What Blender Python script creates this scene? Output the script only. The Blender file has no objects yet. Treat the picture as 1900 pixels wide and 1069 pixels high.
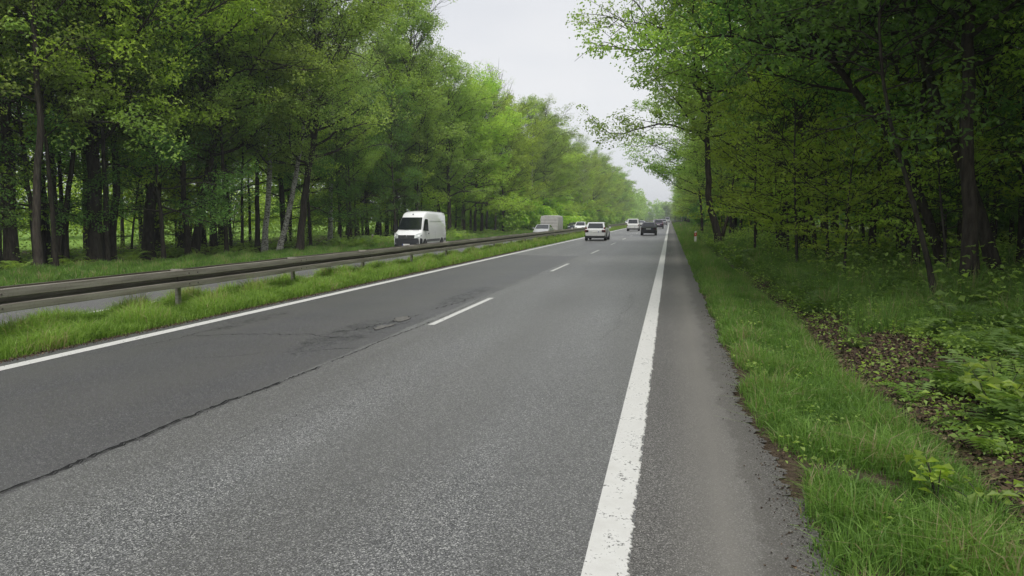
import bpy, bmesh, math, random
import numpy as np
from mathutils import Vector, Matrix

sc = bpy.context.scene
C = sc.collection
PI = math.pi
random.seed(7)
RNG = np.random.default_rng(7)

# ------------------------------------------------------------------ camera
H = 1.85                                   # eye height above the edge line
FPX = 1293.0                               # focal length in px of a 1900 px wide frame
TH = math.radians(5.697); PS = math.radians(12.707)
cd = bpy.data.cameras.new('camera'); cam = bpy.data.objects.new('camera', cd); C.objects.link(cam)
cam.location = (0, 0, H)
cam.rotation_euler = (math.radians(90) - TH, 0, PS)
cd.sensor_width = 36; cd.lens = 36 * FPX / 1900
cd.clip_start = 0.05; cd.clip_end = 6000
sc.camera = cam

# ------------------------------------------------------------------ sky, sun, exposure
SUN_EL, SUN_AZ = 58, 160                   # degrees; azimuth clockwise from the road direction
w = bpy.data.worlds.new('World'); sc.world = w; w.use_nodes = True
nt = w.node_tree; nt.nodes.clear()
def wn(t, **k):
    n = nt.nodes.new(t)
    for a, b in k.items(): setattr(n, a, b)
    return n
wo = wn('ShaderNodeOutputWorld'); wb = wn('ShaderNodeBackground'); wb.inputs[1].default_value = 0.1
sky = wn('ShaderNodeTexSky', sky_type='NISHITA', sun_disc=False)
sky.sun_elevation = math.radians(SUN_EL); sky.sun_rotation = math.radians(SUN_AZ)
tc = wn('ShaderNodeTexCoord'); mp = wn('ShaderNodeMapping'); mp.inputs['Scale'].default_value = (1, 1, 3.5)
nz = wn('ShaderNodeTexNoise'); nz.inputs['Scale'].default_value = 1.6; nz.inputs['Detail'].default_value = 5; nz.inputs['Roughness'].default_value = .5
cr = wn('ShaderNodeValToRGB')
cr.color_ramp.elements[0].position = .3; cr.color_ramp.elements[0].color = (3.7, 3.85, 4.15, 1)
cr.color_ramp.elements[1].position = .72; cr.color_ramp.elements[1].color = (4.85, 4.83, 4.85, 1)
mx = wn('ShaderNodeMix', data_type='RGBA'); mx.inputs[0].default_value = .93
L = nt.links.new
L(tc.outputs['Generated'], mp.inputs[0]); L(mp.outputs[0], nz.inputs[0]); L(nz.outputs[0], cr.inputs[0])
L(sky.outputs[0], mx.inputs[6]); L(cr.outputs[0], mx.inputs[7]); L(mx.outputs[2], wb.inputs[0]); L(wb.outputs[0], wo.inputs[0])
sl = bpy.data.lights.new('sun', 'SUN'); so = bpy.data.objects.new('sun', sl); C.objects.link(so)
sl.energy = 1.5; sl.angle = math.radians(25); sl.color = (1, .96, .9)
az = math.radians(SUN_AZ); el = math.radians(SUN_EL)
sd = Vector((math.sin(az) * math.cos(el), math.cos(az) * math.cos(el), math.sin(el)))
so.rotation_euler = sd.to_track_quat('Z', 'Y').to_euler(); so.location = (0, 0, 40)
sc.view_settings.view_transform = 'Standard'; sc.view_settings.look = 'None'
sc.view_settings.exposure = 0.9; sc.view_settings.gamma = 1
sc.cycles.max_bounces = 12; sc.cycles.diffuse_bounces = 8; sc.cycles.glossy_bounces = 3
sc.cycles.transmission_bounces = 8; sc.cycles.transparent_max_bounces = 4; sc.cycles.volume_bounces = 0
sc.cycles.caustics_reflective = False; sc.cycles.caustics_refractive = False

# ------------------------------------------------------------------ pixel -> place helpers
_F = np.array([-math.sin(PS) * math.cos(TH), math.cos(PS) * math.cos(TH), -math.sin(TH)])
_R = np.array([math.cos(PS), math.sin(PS), 0]); _U = np.cross(_R, _F)
def ray(u, v): return _F + (u - 950) / FPX * _R - (v - 534.5) / FPX * _U
def project(p):
    d = np.array(p, float) - (0, 0, H); z = d @ _F
    return 950 + FPX * (d @ _R) / z, 534.5 - FPX * (d @ _U) / z, z
def gz(x, y=0.0):                          # height of the ground
    x = np.asarray(x, float); y = np.asarray(y, float)
    z = .02 * np.clip(x, -21, 0)
    z = z - .16 * np.exp(-((x - 2.5) / .7) ** 2)
    z = z + .38 * np.clip((x - 3) / 6, 0, 1)
    und = .10 * np.sin(x * .9 + y * .23) * np.sin(y * .37 - x * .4 + 1) + .05 * np.sin(x * 2.1 + 1.3 * y)
    k = np.clip((x - 2.2) / 3, 0, 1) + np.clip((-x - 21) / 4, 0, 1)
    return z + und * k
def ground(u, v):
    d = ray(u, v); t = 10.0
    for _ in range(60):
        p = d * t; t = t + (p[2] + H - float(gz(p[0], p[1]))) / -d[2] * .7
    p = d * t
    return p[0], p[1], float(gz(p[0], p[1])), t

# ------------------------------------------------------------------ object helpers
def tag(o, label=None, cat=None, group=None, kind=None):
    if label: o['label'] = label
    if cat: o['category'] = cat
    if group: o['group'] = group
    if kind: o['kind'] = kind
    return o
def empty(name, loc, rz=0, **k):
    o = bpy.data.objects.new(name, None); C.objects.link(o)
    o.location = loc; o.rotation_euler = (0, 0, rz); o.empty_display_size = .2
    return tag(o, **k)
def np_mesh(name, V, Q, mats, attr=None, smooth=False, mi=None):
    V = np.asarray(V, np.float32); Q = np.asarray(Q, np.int32)
    me = bpy.data.meshes.new(name)
    n, k = Q.shape
    me.vertices.add(len(V)); me.vertices.foreach_set('co', V.ravel())
    me.loops.add(n * k); me.loops.foreach_set('vertex_index', Q.ravel())
    me.polygons.add(n)
    me.polygons.foreach_set('loop_start', np.arange(0, n * k, k, dtype=np.int32))
    me.polygons.foreach_set('use_smooth', np.full(n, bool(smooth)))
    if mi is not None: me.polygons.foreach_set('material_index', np.asarray(mi, np.int32))
    for m in (mats if isinstance(mats, (list, tuple)) else [mats]): me.materials.append(m)
    if attr is not None:
        a = me.attributes.new('tint', 'FLOAT', 'FACE'); a.data.foreach_set('value', np.asarray(attr, np.float32))
    me.update(calc_edges=True)
    return me
def link(name, me, parent=None, loc=(0, 0, 0), rz=0):
    o = bpy.data.objects.new(name, me); C.objects.link(o); o.location = loc; o.rotation_euler = (0, 0, rz)
    if parent: o.parent = parent
    return o

# ------------------------------------------------------------------ materials
class Mat:
    def __init__(s, name):
        s.m = bpy.data.materials.new(name); s.m.use_nodes = True; s.t = s.m.node_tree; s.t.nodes.clear()
        s.out = s.n('ShaderNodeOutputMaterial')
    def n(s, t, ins=None, **k):
        n = s.t.nodes.new(t)
        for a, b in k.items(): setattr(n, a, b)
        for a, b in (ins or {}).items():
            if isinstance(b, tuple) and len(b) == 2 and hasattr(b[0], 'outputs'): s.t.links.new(b[0].outputs[b[1]], n.inputs[a])
            elif hasattr(b, 'outputs'): s.t.links.new(b.outputs[0], n.inputs[a])
            else: n.inputs[a].default_value = b
        return n
    def ramp(s, f, stops, interp='LINEAR'):
        n = s.n('ShaderNodeValToRGB', {0: f}); e = n.color_ramp.elements; n.color_ramp.interpolation = interp
        while len(e) < len(stops): e.new(.5)
        for i, (p, c) in enumerate(stops):
            e[i].position = p
            if isinstance(c, (int, float)): c = (c, c, c)
            e[i].color = (*c, 1)
        return n
    def mix(s, f, a, b, mode='MIX'):
        n = s.n('ShaderNodeMix', data_type='RGBA', blend_type=mode)
        for i, v in ((0, f), (6, a), (7, b)):
            if isinstance(v, tuple) and len(v) == 2 and hasattr(v[0], 'outputs'): s.t.links.new(v[0].outputs[v[1]], n.inputs[i])
            elif hasattr(v, 'outputs'):
                s.t.links.new(v.outputs[2] if v.bl_idname == 'ShaderNodeMix' and v.data_type == 'RGBA' else v.outputs[0], n.inputs[i])
            else: n.inputs[i].default_value = (*v, 1) if isinstance(v, tuple) and len(v) == 3 else v
        return n
    def math(s, op, a, b=0.0, c=0.0, clamp=False):
        n = s.n('ShaderNodeMath', operation=op); n.use_clamp = clamp
        for i, v in enumerate((a, b, c)):
            if isinstance(v, tuple): s.t.links.new(v[0].outputs[v[1]], n.inputs[i])
            elif hasattr(v, 'outputs'): s.t.links.new(v.outputs[0], n.inputs[i])
            else: n.inputs[i].default_value = v
        return n
    def col(s, node): return (node, 2) if node.bl_idname == 'ShaderNodeMix' else (node, 0)
    def pos(s): return (s.n('ShaderNodeNewGeometry'), 0)
    def obj(s): return (s.n('ShaderNodeTexCoord'), 3)
    def noise(s, vec, scale, detail=3, rough=.5, **k):
        return s.n('ShaderNodeTexNoise', {'Vector': vec, 'Scale': scale, 'Detail': detail, 'Roughness': rough, **k})
    def bsdf(s, color, rough=.6, **k):
        ins = {'Base Color': (color if isinstance(color, tuple) and hasattr(color[0], 'outputs') else
               (s.col(color) if hasattr(color, 'outputs') else (*color, 1))), 'Roughness': rough}
        ins.update(k)
        b = s.n('ShaderNodeBsdfPrincipled', ins); s.t.links.new(b.outputs[0], s.out.inputs[0]); return b
    def bump(s, h, dist=.01, strength=1.0):
        return s.n('ShaderNodeBump', {'Height': h, 'Distance': dist, 'Strength': strength})

def simple(name, col, rough=.5, metal=0.0, coat=0.0, var=0.0, scale=6, spec=.5):
    m = Mat(name)
    c = col
    if var:
        nz = m.noise(m.obj(), scale, 4, .6)
        c = m.mix(m.ramp(nz, [(.35, 0), (.7, 1)]), tuple(x * (1 - var) for x in col), tuple(min(1, x * (1 + var)) for x in col))
    m.bsdf(c, rough, Metallic=metal, **{'Coat Weight': coat, 'Specular IOR Level': spec})
    return m.m

def leaf_mat(name, dark, light, trans, shift=.012, straw=None):
    m = Mat(name)
    at = m.n('ShaderNodeAttribute', attribute_name='tint')
    oi = m.n('ShaderNodeObjectInfo')
    c = m.mix((at, 2), dark, light)
    if straw: c = m.mix(m.math('GREATER_THAN', (at, 2), .985), c, straw)
    r = m.math('MULTIPLY_ADD', (oi, 5), shift * 2, .504 - shift)
    v = m.math('MULTIPLY_ADD', (oi, 5), .42, .80)
    hs = m.n('ShaderNodeHueSaturation', {'Hue': r, 'Saturation': 1.0, 'Value': v, 'Color': m.col(c)})
    p = m.n('ShaderNodeBsdfPrincipled', {'Base Color': (hs, 0), 'Roughness': .45, 'Specular IOR Level': .35})
    tcol = m.mix(1.0, hs, trans, 'MULTIPLY')
    t = m.n('ShaderNodeBsdfTranslucent', {'Color': m.col(tcol)})
    mxs = m.n('ShaderNodeMixShader', {0: .5, 1: p, 2: t})
    m.t.links.new(mxs.outputs[0], m.out.inputs[0])
    return m.m
LEAF = {
    'oak': leaf_mat('leaf_oak', (.15, .225, .06), (.36, .48, .125), (1.9, 1.9, 1.0)),
    'maple': leaf_mat('leaf_maple', (.20, .29, .05), (.44, .56, .11), (1.9, 1.9, 1.0)),
    'birch': leaf_mat('leaf_birch', (.18, .25, .08), (.37, .46, .15), (1.8, 1.8, 1.0)),
    'dark': leaf_mat('leaf_shaded', (.065, .13, .04), (.20, .35, .09), (1.8, 1.8, .9)),  # darker leaf, shade of the wood's interior put into its colour
}
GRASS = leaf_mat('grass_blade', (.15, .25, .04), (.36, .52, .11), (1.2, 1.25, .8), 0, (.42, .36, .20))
GRASSD = leaf_mat('grass_blade_shade', (.085, .17, .035), (.25, .40, .09), (1.2, 1.25, .8), 0, (.36, .31, .18))  # darker copy of grass_blade with shade put into the blade colour
FERN = leaf_mat('fern_leaf', (.10, .18, .04), (.25, .38, .09), (1.5, 1.5, .8), 0)

def bark(name, a, b, scale=7):
    m = Mat(name); o = m.obj()
    mp = m.n('ShaderNodeMapping', {'Vector': o, 'Scale': (scale, scale, scale * .18)})
    n = m.noise(mp, 1.6, 6, .65); n2 = m.noise(o, .8, 3)
    c = m.mix(m.ramp(n, [(.35, 0), (.65, 1)]), a, b)
    moss = m.mix(m.ramp(n2, [(.5, 0), (.75, .6)]), c, (.03, .04, .02))
    bp = m.bump(n, .05, .9)
    m.bsdf(moss, .9, Normal=bp, **{'Specular IOR Level': .2}); return m.m
BARK = bark('bark_oak', (.020, .017, .014), (.075, .064, .052))
BARKG = bark('bark_grey', (.03, .027, .024), (.10, .09, .078), 5)
def birch_bark():
    m = Mat('bark_birch'); o = m.obj()
    mp = m.n('ShaderNodeMapping', {'Vector': o, 'Scale': (3, 3, 7)})
    n = m.noise(mp, 2.2, 4, .7); n2 = m.noise(o, 2.5, 3)
    c = m.mix(m.ramp(n, [(.42, 1), (.5, 0)]), (.5, .48, .44), (.06, .05, .045))
    c = m.mix(m.ramp(n2, [(.5, 0), (.7, .7)]), c, (.10, .09, .08))
    m.bsdf(c, .8); return m.m
BIRCH = birch_bark()

# ------------------------------------------------------------------ trees
def tube_np(P, Rr, sides):
    P = np.asarray(P, float); n = len(P)
    T = np.gradient(P, axis=0); T /= np.linalg.norm(T, axis=1)[:, None] + 1e-9
    up = np.array([0, 0, 1.0]) if abs(T[:, 2]).mean() < .75 else np.array([1.0, 0, 0])
    A = np.cross(T, up); A /= np.linalg.norm(A, axis=1)[:, None] + 1e-9
    B = np.cross(T, A)
    ang = np.arange(sides) * 2 * PI / sides
    V = P[:, None, :] + np.asarray(Rr)[:, None, None] * (np.cos(ang)[None, :, None] * A[:, None, :] + np.sin(ang)[None, :, None] * B[:, None, :])
    i = np.arange(n - 1)[:, None] * sides; j = np.arange(sides)[None, :]; k = (j + 1) % sides
    Q = np.stack([i + j, i + k, i + sides + k, i + sides + j], -1).reshape(-1, 4)
    return V.reshape(-1, 3), Q
class Buf:
    def __init__(s): s.V = []; s.Q = []; s.A = []; s.n = 0
    def add(s, V, Q, a=None):
        s.V.append(V); s.Q.append(Q + s.n); s.n += len(V)
        if a is not None: s.A.append(a)
    def tube(s, P, R, sides): s.add(*tube_np(P, R, sides))
    def get(s): return np.concatenate(s.V), np.concatenate(s.Q)
def leaves_np(cen, nrm, size, rng, aspect=.62, fold=.18):
    n = len(cen)
    d = rng.normal(size=(n, 3)); d -= (d * nrm).sum(1)[:, None] * nrm; d /= np.linalg.norm(d, axis=1)[:, None] + 1e-9
    s = np.cross(nrm, d); L_ = size[:, None]; W = L_ * aspect
    V = np.stack([cen - d * L_ * .5, cen + s * W * .5 + nrm * L_ * fold - d * L_ * .05, cen + d * L_ * .5 - nrm * L_ * .1, cen - s * W * .5 + nrm * L_ * fold - d * L_ * .05], 1)
    return V.reshape(-1, 3), np.arange(n * 4).reshape(-1, 4)
def nzf(rng, k=7, lo=2.2, hi=5.5):
    K = rng.normal(size=(k, 3)); K /= np.linalg.norm(K, axis=1)[:, None]; K *= (2 * PI / rng.uniform(lo, hi, k))[:, None]; ph = rng.uniform(0, 6.28, k)
    return lambda P: np.sin(P @ K.T + ph).sum(1) / math.sqrt(k / 2)
LS = {'oak': .18, 'maple': .195, 'birch': .115, 'dark': .145}
def grow(seed, Ht=22, base=5, R=4.5, tr=.28, path=None, limbs=34, bias=(1, 0), bk=.35, jit=.75, clump=.22, leaf=.135, per=14, elev=(12, 66),
         droop=.0, flat=.5, dens=1.0, layered=False, extra=None, top=.5, sprr=.30, step=.40, stems=None, low=None):
    """trunk, limbs and leaf sprays; returns (wood V,Q), (leaf V,Q,tint)"""
    rng = np.random.default_rng(seed)
    W = Buf(); bx, by = bias
    if path is None:
        a, b = rng.normal(size=2) * .5
        path = [(0, 0, -.3), (a * .3, b * .3, Ht * .3), (a * .8, b * .8, Ht * .6)]
    path = [np.array(p, float) for p in path]
    last = path[-1]
    dirn = path[-1] - path[-2]; dirn /= np.linalg.norm(dirn)
    pts = list(path); p = last.copy(); d = dirn
    while p[2] < Ht:
        d = d * .75 + np.array([rng.normal() * .10, rng.normal() * .10, .45]); d /= np.linalg.norm(d)
        p = p + d * 1.6; pts.append(p.copy())
    pts = np.array(pts)
    # resample
    seg = np.r_[0, np.cumsum(np.linalg.norm(np.diff(pts, axis=0), axis=1))]
    m = max(8, int(seg[-1] / .9)); tt = np.linspace(0, seg[-1], m)
    T = np.stack([np.interp(tt, seg, pts[:, k]) for k in range(3)], 1)
    for _ in range(2): T[1:-1] = .25 * T[:-2] + .5 * T[1:-1] + .25 * T[2:]
    T[1:-1, :2] += rng.normal(size=(m - 2, 2)) * tr * .12
    f = tt / seg[-1]
    rad = tr * (1 - f) ** .9 + .015
    rad[0] *= 1.45
    if m > 2: rad[1] *= 1.1
    W.tube(T, rad, 9)
    for st in (stems or []):
        st = np.array(st['p'], float); s_ = np.linspace(0, 1, 9); q = np.linspace(0, 1, len(st))
        S = np.stack([np.interp(s_, q, st[:, k]) for k in range(3)], 1); W.tube(S, np.linspace(st_r(stems, st), .03, 9), 7)
    cen = []; nr = []; sub_starts = []
    def branch(p0, d0, ln, r0, lvl):
        n = max(4, int(ln / .7)); P = [p0]; d = d0 / np.linalg.norm(d0); s = ln / (n - 1)
        for i in range(n - 1):
            d = d + rng.normal(size=3) * (.10 if layered else .20) + np.array([0, 0, .05 - droop * (i / n) * .5]); d /= np.linalg.norm(d)
            P.append(P[-1] + d * s)
        P = np.array(P)
        W.tube(P, np.linspace(r0, max(.008, r0 * .18), n), 5 if lvl == 0 else 3)
        return P
    starts = [(g, None) for g in (np.linspace(0, 1, limbs) + rng.normal(size=limbs) * .3 / limbs)]
    aph = rng.uniform(0, 6.28)
    zs = T[:, 2]
    jobs = []
    for i, (g, _) in enumerate(starts):
        g = min(max(g, 0), 1); z = base + (Ht - base) * (g ** .9) * .97
        k = min(np.interp(z, zs, np.arange(m)), m - 1.01); k0 = int(k); p0 = T[k0] + (T[k0 + 1] - T[k0]) * (k - k0)
        r0 = np.interp(k, np.arange(m), rad)
        a = aph + i * 2.4 + rng.normal() * .3
        prof = (.78 + .22 * min(1, g / .3)) * (1 - .62 * max(0, (g - .55) / .45) ** 1.6)
        asym = 1 + bk * (math.cos(a) * bx + math.sin(a) * by)
        ln = R * prof * asym * rng.uniform(.62, 1.25)
        e = math.radians(elev[0] + (elev[1] - elev[0]) * g + rng.normal() * 8)
        jobs.append((p0, np.array([math.cos(a) * math.cos(e), math.sin(a) * math.cos(e), math.sin(e)]), max(.7, ln), min(r0 * .55, .02 + ln * .018)))
    for j in (extra or []): jobs.append(j)
    for p0, d0, ln, r0 in jobs:
        P = branch(p0, d0, ln, r0, 0); n = len(P)
        nsub = max(2, int(ln * 2.7 * dens ** .5))
        for q in range(nsub + 1):
            s = .22 + .78 * (q + rng.uniform(0, .8)) / (nsub + .8); s = min(s, .999)
            k = s * (n - 1); k0 = int(k); ps = P[k0] + (P[min(k0 + 1, n - 1)] - P[k0]) * (k - k0)
            t = P[min(k0 + 1, n - 1)] - P[k0]; t /= np.linalg.norm(t) + 1e-9
            side = np.cross(t, [0, 0, 1.0]); side /= np.linalg.norm(side) + 1e-9
            sg = 1 if q % 2 else -1
            dd = t * rng.uniform(.5, 1) + side * sg * rng.uniform(.5, 1.0) + np.array([0, 0, rng.normal() * .28])
            if q == nsub: dd = t
            l2 = (.30 + .34 * ln * (1 - .6 * s) + .35) * rng.uniform(.8, 1.2)
            S = branch(ps, dd, l2, .012 + .006 * l2, 1)
            ns = max(2, int(l2 / (step if layered else .78)))
            fr = (np.arange(ns) + 1) / ns; kk = fr * (len(S) - 1); ki = np.minimum(kk.astype(int), len(S) - 2)
            sp = S[ki] + (S[ki + 1] - S[ki]) * (kk - ki)[:, None]
            td = S[-1] - S[0]; td /= np.linalg.norm(td) + 1e-9
            cen.append(sp + rng.normal(size=sp.shape) * (.15, .15, .10))
            nn = np.array([0, 0, 1.0]) - td * .35 + np.array([td[0], td[1], 0]) * .25
            nr.append(np.repeat(nn[None] / np.linalg.norm(nn), ns, 0))
    cen = np.concatenate(cen); nr = np.concatenate(nr)
    keep = (rng.uniform(size=len(cen)) < dens) & (nzf(rng)(cen) > -clump)
    cen = cen[keep]; nr = nr[keep]
    if not layered: per = int(per * 2.1)
    N = len(cen) * per
    c = np.repeat(cen, per, 0); nn = np.repeat(nr, per, 0)
    if layered:
        off = rng.normal(size=(N, 3)) * (sprr, sprr, sprr * flat)
        off[:, 2] -= (off[:, 0] ** 2 + off[:, 1] ** 2) * (.25 + droop)
        nn = nn + rng.normal(size=(N, 3)) * min(jit, .5)
    else:                                                   # rounded leaf clumps
        d = rng.normal(size=(N, 3)); d /= np.linalg.norm(d, axis=1)[:, None]
        rr = np.repeat(rng.uniform(.36, .95, len(cen)), per) * sprr / .3 * rng.uniform(.35, 1.08, N) ** .6
        off = d * rr[:, None] * (1, 1, .62); off[:, 2] -= droop * .8 * rng.uniform(0, 1, N) * rr
        nn = d * .55 + np.array([0, 0, .6]) + rng.normal(size=(N, 3)) * .38; nn /= np.linalg.norm(nn, axis=1)[:, None]
    LV, LQ = leaves_np(c + off, nn, leaf * rng.uniform(.65, 1.3, N), rng)
    tint = np.clip(np.repeat(rng.uniform(0, 1, len(cen)), per) * .5 + rng.uniform(0, .5, N), 0, 1)
    return (*W.get(), len(W.Q[0])), (LV, LQ, tint)
def st_r(stems, st): return .14
def make_tree(name, label, loc, kind='oak', bmat=None, cat='tree', group=None, rz=0, **g):
    t = empty(name, loc, rz, label=label, cat=cat, group=group); g.setdefault('leaf', LS[kind])
    (WV, WQ, nt_), (LV, LQ, ti) = grow(**g)
    link('trunk', np_mesh('trunk', WV, WQ, [bmat or BARK, BARK if bmat is not BIRCH else BARKG], smooth=True, mi=(np.arange(len(WQ)) >= nt_)), t)
    link('crown', np_mesh('crown', LV, LQ, LEAF[kind], attr=ti), t)
    return t
def copy_tree(src, loc, rz, s, label, group):
    r = src.copy(); C.objects.link(r); r.location = loc; r.rotation_euler = (0, 0, rz); r.scale = (s, s, s * random.uniform(.94, 1.06))
    r['label'] = label; r['group'] = group
    for ch in src.children:
        c = ch.copy(); C.objects.link(c); c.parent = r
    return r
# ------------------------------------------------------------------ ground
def ground_mat():
    m = Mat('ground_soil'); p = m.pos()
    sx = m.n('ShaderNodeSeparateXYZ', {0: p})
    n1 = m.noise(p, .35, 4, .6); n2 = m.noise(p, 3, 5, .65); n3 = m.noise(p, 22, 4, .7)
    soil = m.mix(m.ramp(n3, [(.3, 0), (.7, 1)]), (.035, .026, .018), (.11, .085, .06))
    green = m.mix(m.ramp(n2, [(.35, 0), (.7, 1)]), (.04, .075, .02), (.09, .16, .035))
    wd = m.ramp(m.math('ADD', (n1, 0), m.math('MULTIPLY', (n2, 0), .4)), [(.62, 0), (.75, 1)])
    dirt = m.math('LESS_THAN', m.math('ABSOLUTE', m.math('SUBTRACT', (sx, 0), .9)), .28)
    near = m.mix(m.math('MULTIPLY', m.math('MULTIPLY', (wd, 0), .8), m.math('SUBTRACT', 1, dirt)), soil, green)
    # open meadow beyond the left wood, plain verge green by the road
    ax = m.math('ABSOLUTE', (sx, 0)); far = m.math('GREATER_THAN', (ax, 0), 44.0)
    mead = m.mix(m.ramp(n2, [(.3, 0), (.7, 1)]), (.12, .22, .04), (.22, .34, .07))
    left = m.math('LESS_THAN', (sx, 0), -44.0)
    c = m.mix(left, near, mead)
    m.bsdf(c, .95, Normal=m.bump(n3, .03, .8), **{'Specular IOR Level': .1}); return m.m
def axis(parts):
    a = []
    for s, e, n in parts: a += list(np.linspace(s, e, n, endpoint=False))
    return np.array(a + [parts[-1][1]])
gx = axis([(-900, -80, 12), (-80, -30, 25), (-30, -20, 25), (-20, .6, 20), (.6, 4, 24), (4, 12, 40), (12, 40, 40), (40, 900, 14)])
gy = axis([(-80, -4, 20), (-4, 30, 110), (30, 80, 80), (80, 240, 80), (240, 3000, 30)])
X, Y = np.meshgrid(gx, gy); Z = gz(X, Y); Z = np.where((X < .75) & (X > -20.8), Z - .04, Z)
nx, ny = len(gx), len(gy)
i, j = np.meshgrid(np.arange(nx - 1), np.arange(ny - 1)); a = (j * nx + i).ravel()
go = link('ground', np_mesh('ground', np.stack([X.ravel(), Y.ravel(), Z.ravel()], 1), np.stack([a, a + 1, a + nx + 1, a + nx], 1), ground_mat(), smooth=True))
tag(go, 'forest soil, verges and meadow around the road', 'ground', kind='structure')

# ------------------------------------------------------------------ road surface
def asphalt(name, mode):
    m = Mat(name); p = m.pos(); sx = m.n('ShaderNodeSeparateXYZ', {0: p}); Xs = (sx, 0); Ys = (sx, 1)
    st = m.n('ShaderNodeMapping', {'Vector': p, 'Scale': (1, .12, 1)})
    vo = m.n('ShaderNodeTexVoronoi', {'Vector': p, 'Scale': 135.0 if mode != 'shoulder' else 170.0})
    vc = m.n('ShaderNodeSeparateColor', {0: (vo, 1)})
    fine = m.noise(p, 260, 2, .7); mid = m.noise(p, 9, 4, .6); big = m.noise(st, .9, 4, .6); big2 = m.noise(p, .45, 4, .55)
    if mode == 'main':
        # coarse pale right lane, smoother darker left lane (older patch from X -4.6 leftward, near part only)
        lane1 = m.ramp((vc, 0), [(0, (.018, .019, .022)), (.35, (.075, .077, .081)), (.62, (.15, .153, .158)), (.85, (.26, .263, .262)), (1, (.62, .62, .60))])
        lane2 = m.ramp((vc, 0), [(0, (.018, .018, .024)), (.5, (.049, .048, .058)), (.85, (.10, .10, .11)), (1, (.34, .34, .345))])
        wob = m.math('MULTIPLY_ADD', (m.noise((m.n('ShaderNodeCombineXYZ', {0: 0.0, 1: Ys}), 0), .8, 5, .6), 0), .22, -.11)
        xe = m.math('ADD', Xs, wob)
        isl2 = m.math('MULTIPLY', m.math('LESS_THAN', xe, -4.52), m.math('LESS_THAN', Ys, m.math('MULTIPLY_ADD', Xs, -.6, 33.0)))
        c = m.mix(isl2, lane1, lane2)
        # wheel tracks polished a little darker / warmer
        tr = m.math('COSINE', m.math('MULTIPLY_ADD', Xs, 3.3, 1.1))
        c = m.mix(m.math('MULTIPLY_ADD', tr, .16, .17), c, (.095, .092, .085))
    elif mode == 'shoulder':
        base = m.ramp((vc, 0), [(0, (.035, .034, .033)), (.45, (.10, .098, .094)), (.85, (.18, .175, .167)), (1, (.42, .41, .39))])
        dust = m.ramp((m.noise(p, 1.3, 5, .65), 0), [(.45, 0), (.6, 1)])
        b = m.math('MULTIPLY', m.math('SUBTRACT', 1, m.math('ABSOLUTE', m.math('MULTIPLY_ADD', Xs, 2.6, -.95), clamp=True), clamp=True), .75)
        c = m.mix(b, base, (.22, .21, .19))
        wn_ = m.math('MULTIPLY_ADD', (m.noise(p, 1.6, 8, .62), 0), .6, -.30)
        dk = m.ramp(m.math('ADD', Xs, wn_), [(.53, 0), (.57, 1)])
        c = m.mix(m.math('MULTIPLY', dk, .42), c, (.075, .069, .06))
    else:
        c = m.ramp((vc, 0), [(0, (.08, .08, .083)), (.5, (.14, .14, .142)), (1, (.24, .24, .24))])
    c = m.mix(m.ramp(big, [(.35, 0), (.7, .5)]), c, (.085, .083, .08))
    c = m.mix(m.ramp(big2, [(.4, 0), (.8, .30)]), c, (.14, .14, .138) if mode != 'shoulder' else (.09, .085, .078))
    h = m.math('ADD', m.math('MULTIPLY', (vo, 0), 1.0), (fine, 0))
    if mode == 'main':
        # alligator cracking around the potholes in the left lane, hairlines elsewhere
        wv = m.noise(p, 3.2, 4, .7)
        wp = m.n('ShaderNodeVectorMath', {0: p, 1: (m.n('ShaderNodeVectorMath', {0: (wv, 1), 3: .5}, operation='SCALE'), 0)}, operation='ADD')
        def net(scale, wdt):
            v = m.n('ShaderNodeTexVoronoi', {'Vector': (m.n('ShaderNodeMapping', {'Vector': (wp, 0), 'Scale': (1, .62, 1)}), 0), 'Scale': scale}, feature='DISTANCE_TO_EDGE')
            return m.math('LESS_THAN', (v, 0), wdt)
        def zone(cx, cy, rx, ry, p0=.35):
            dx = m.math('MULTIPLY_ADD', Xs, 1 / rx, -cx / rx); dy = m.math('MULTIPLY_ADD', Ys, 1 / ry, -cy / ry)
            d = m.math('SQRT', m.math('ADD', m.math('MULTIPLY', dx, dx), m.math('MULTIPLY', dy, dy)))
            d = m.math('ADD', d, m.math('MULTIPLY_ADD', (mid, 0), 1.1, -.55))
            return m.math('LESS_THAN', d, p0)
        z1 = m.math('MAXIMUM', zone(-5.3, 11.0, .7, 2.8, .66), m.math('MAXIMUM', zone(-5.0, 17.0, .45, 4, .6), zone(-8.0, 12.0, .5, 3, .4)))
        ck = m.math('MULTIPLY', z1, m.math('MAXIMUM', net(5.2, .035), m.math('MULTIPLY', net(11, .05), m.ramp((m.noise(p, 1.4, 2), 0), [(.5, 0), (.55, 1)]))))
        z2 = m.math('MULTIPLY', m.math('GREATER_THAN', (m.noise(p, .55, 3), 0), .53), m.math('LESS_THAN', m.math('ABSOLUTE', m.math('ADD', Xs, 1.15)), .45))
        ck = m.math('MAXIMUM', ck, m.math('MULTIPLY', m.math('MULTIPLY', z2, net(3.6, .010)), .25))
        # long transverse hairline
        c = m.mix(ck, c, (.018, .018, .02))
        h = m.math('SUBTRACT', h, m.math('MULTIPLY', ck, 2.0))
    m.bsdf(c, .48 if mode == 'main' else .72, Normal=m.bump(h, .0022, .6), **{'Specular IOR Level': .6 if mode == 'main' else .35}); return m.m
def strip(xs_fn, ys, z_off, mat, name, parent=None, attr=None):
    V = []; Q = []; n = None
    for y in ys:
        xs = xs_fn(y); n = len(xs)
        for x in xs: V.append((x, y, .02 * min(x, 0) + z_off))
    V = np.array(V)
    for r in range(len(ys) - 1):
        for k in range(n - 1): b = r * n + k; Q.append((b, b + 1, b + n + 1, b + n))
    return link(name, np_mesh(name, V, np.array(Q), mat), parent)
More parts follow.
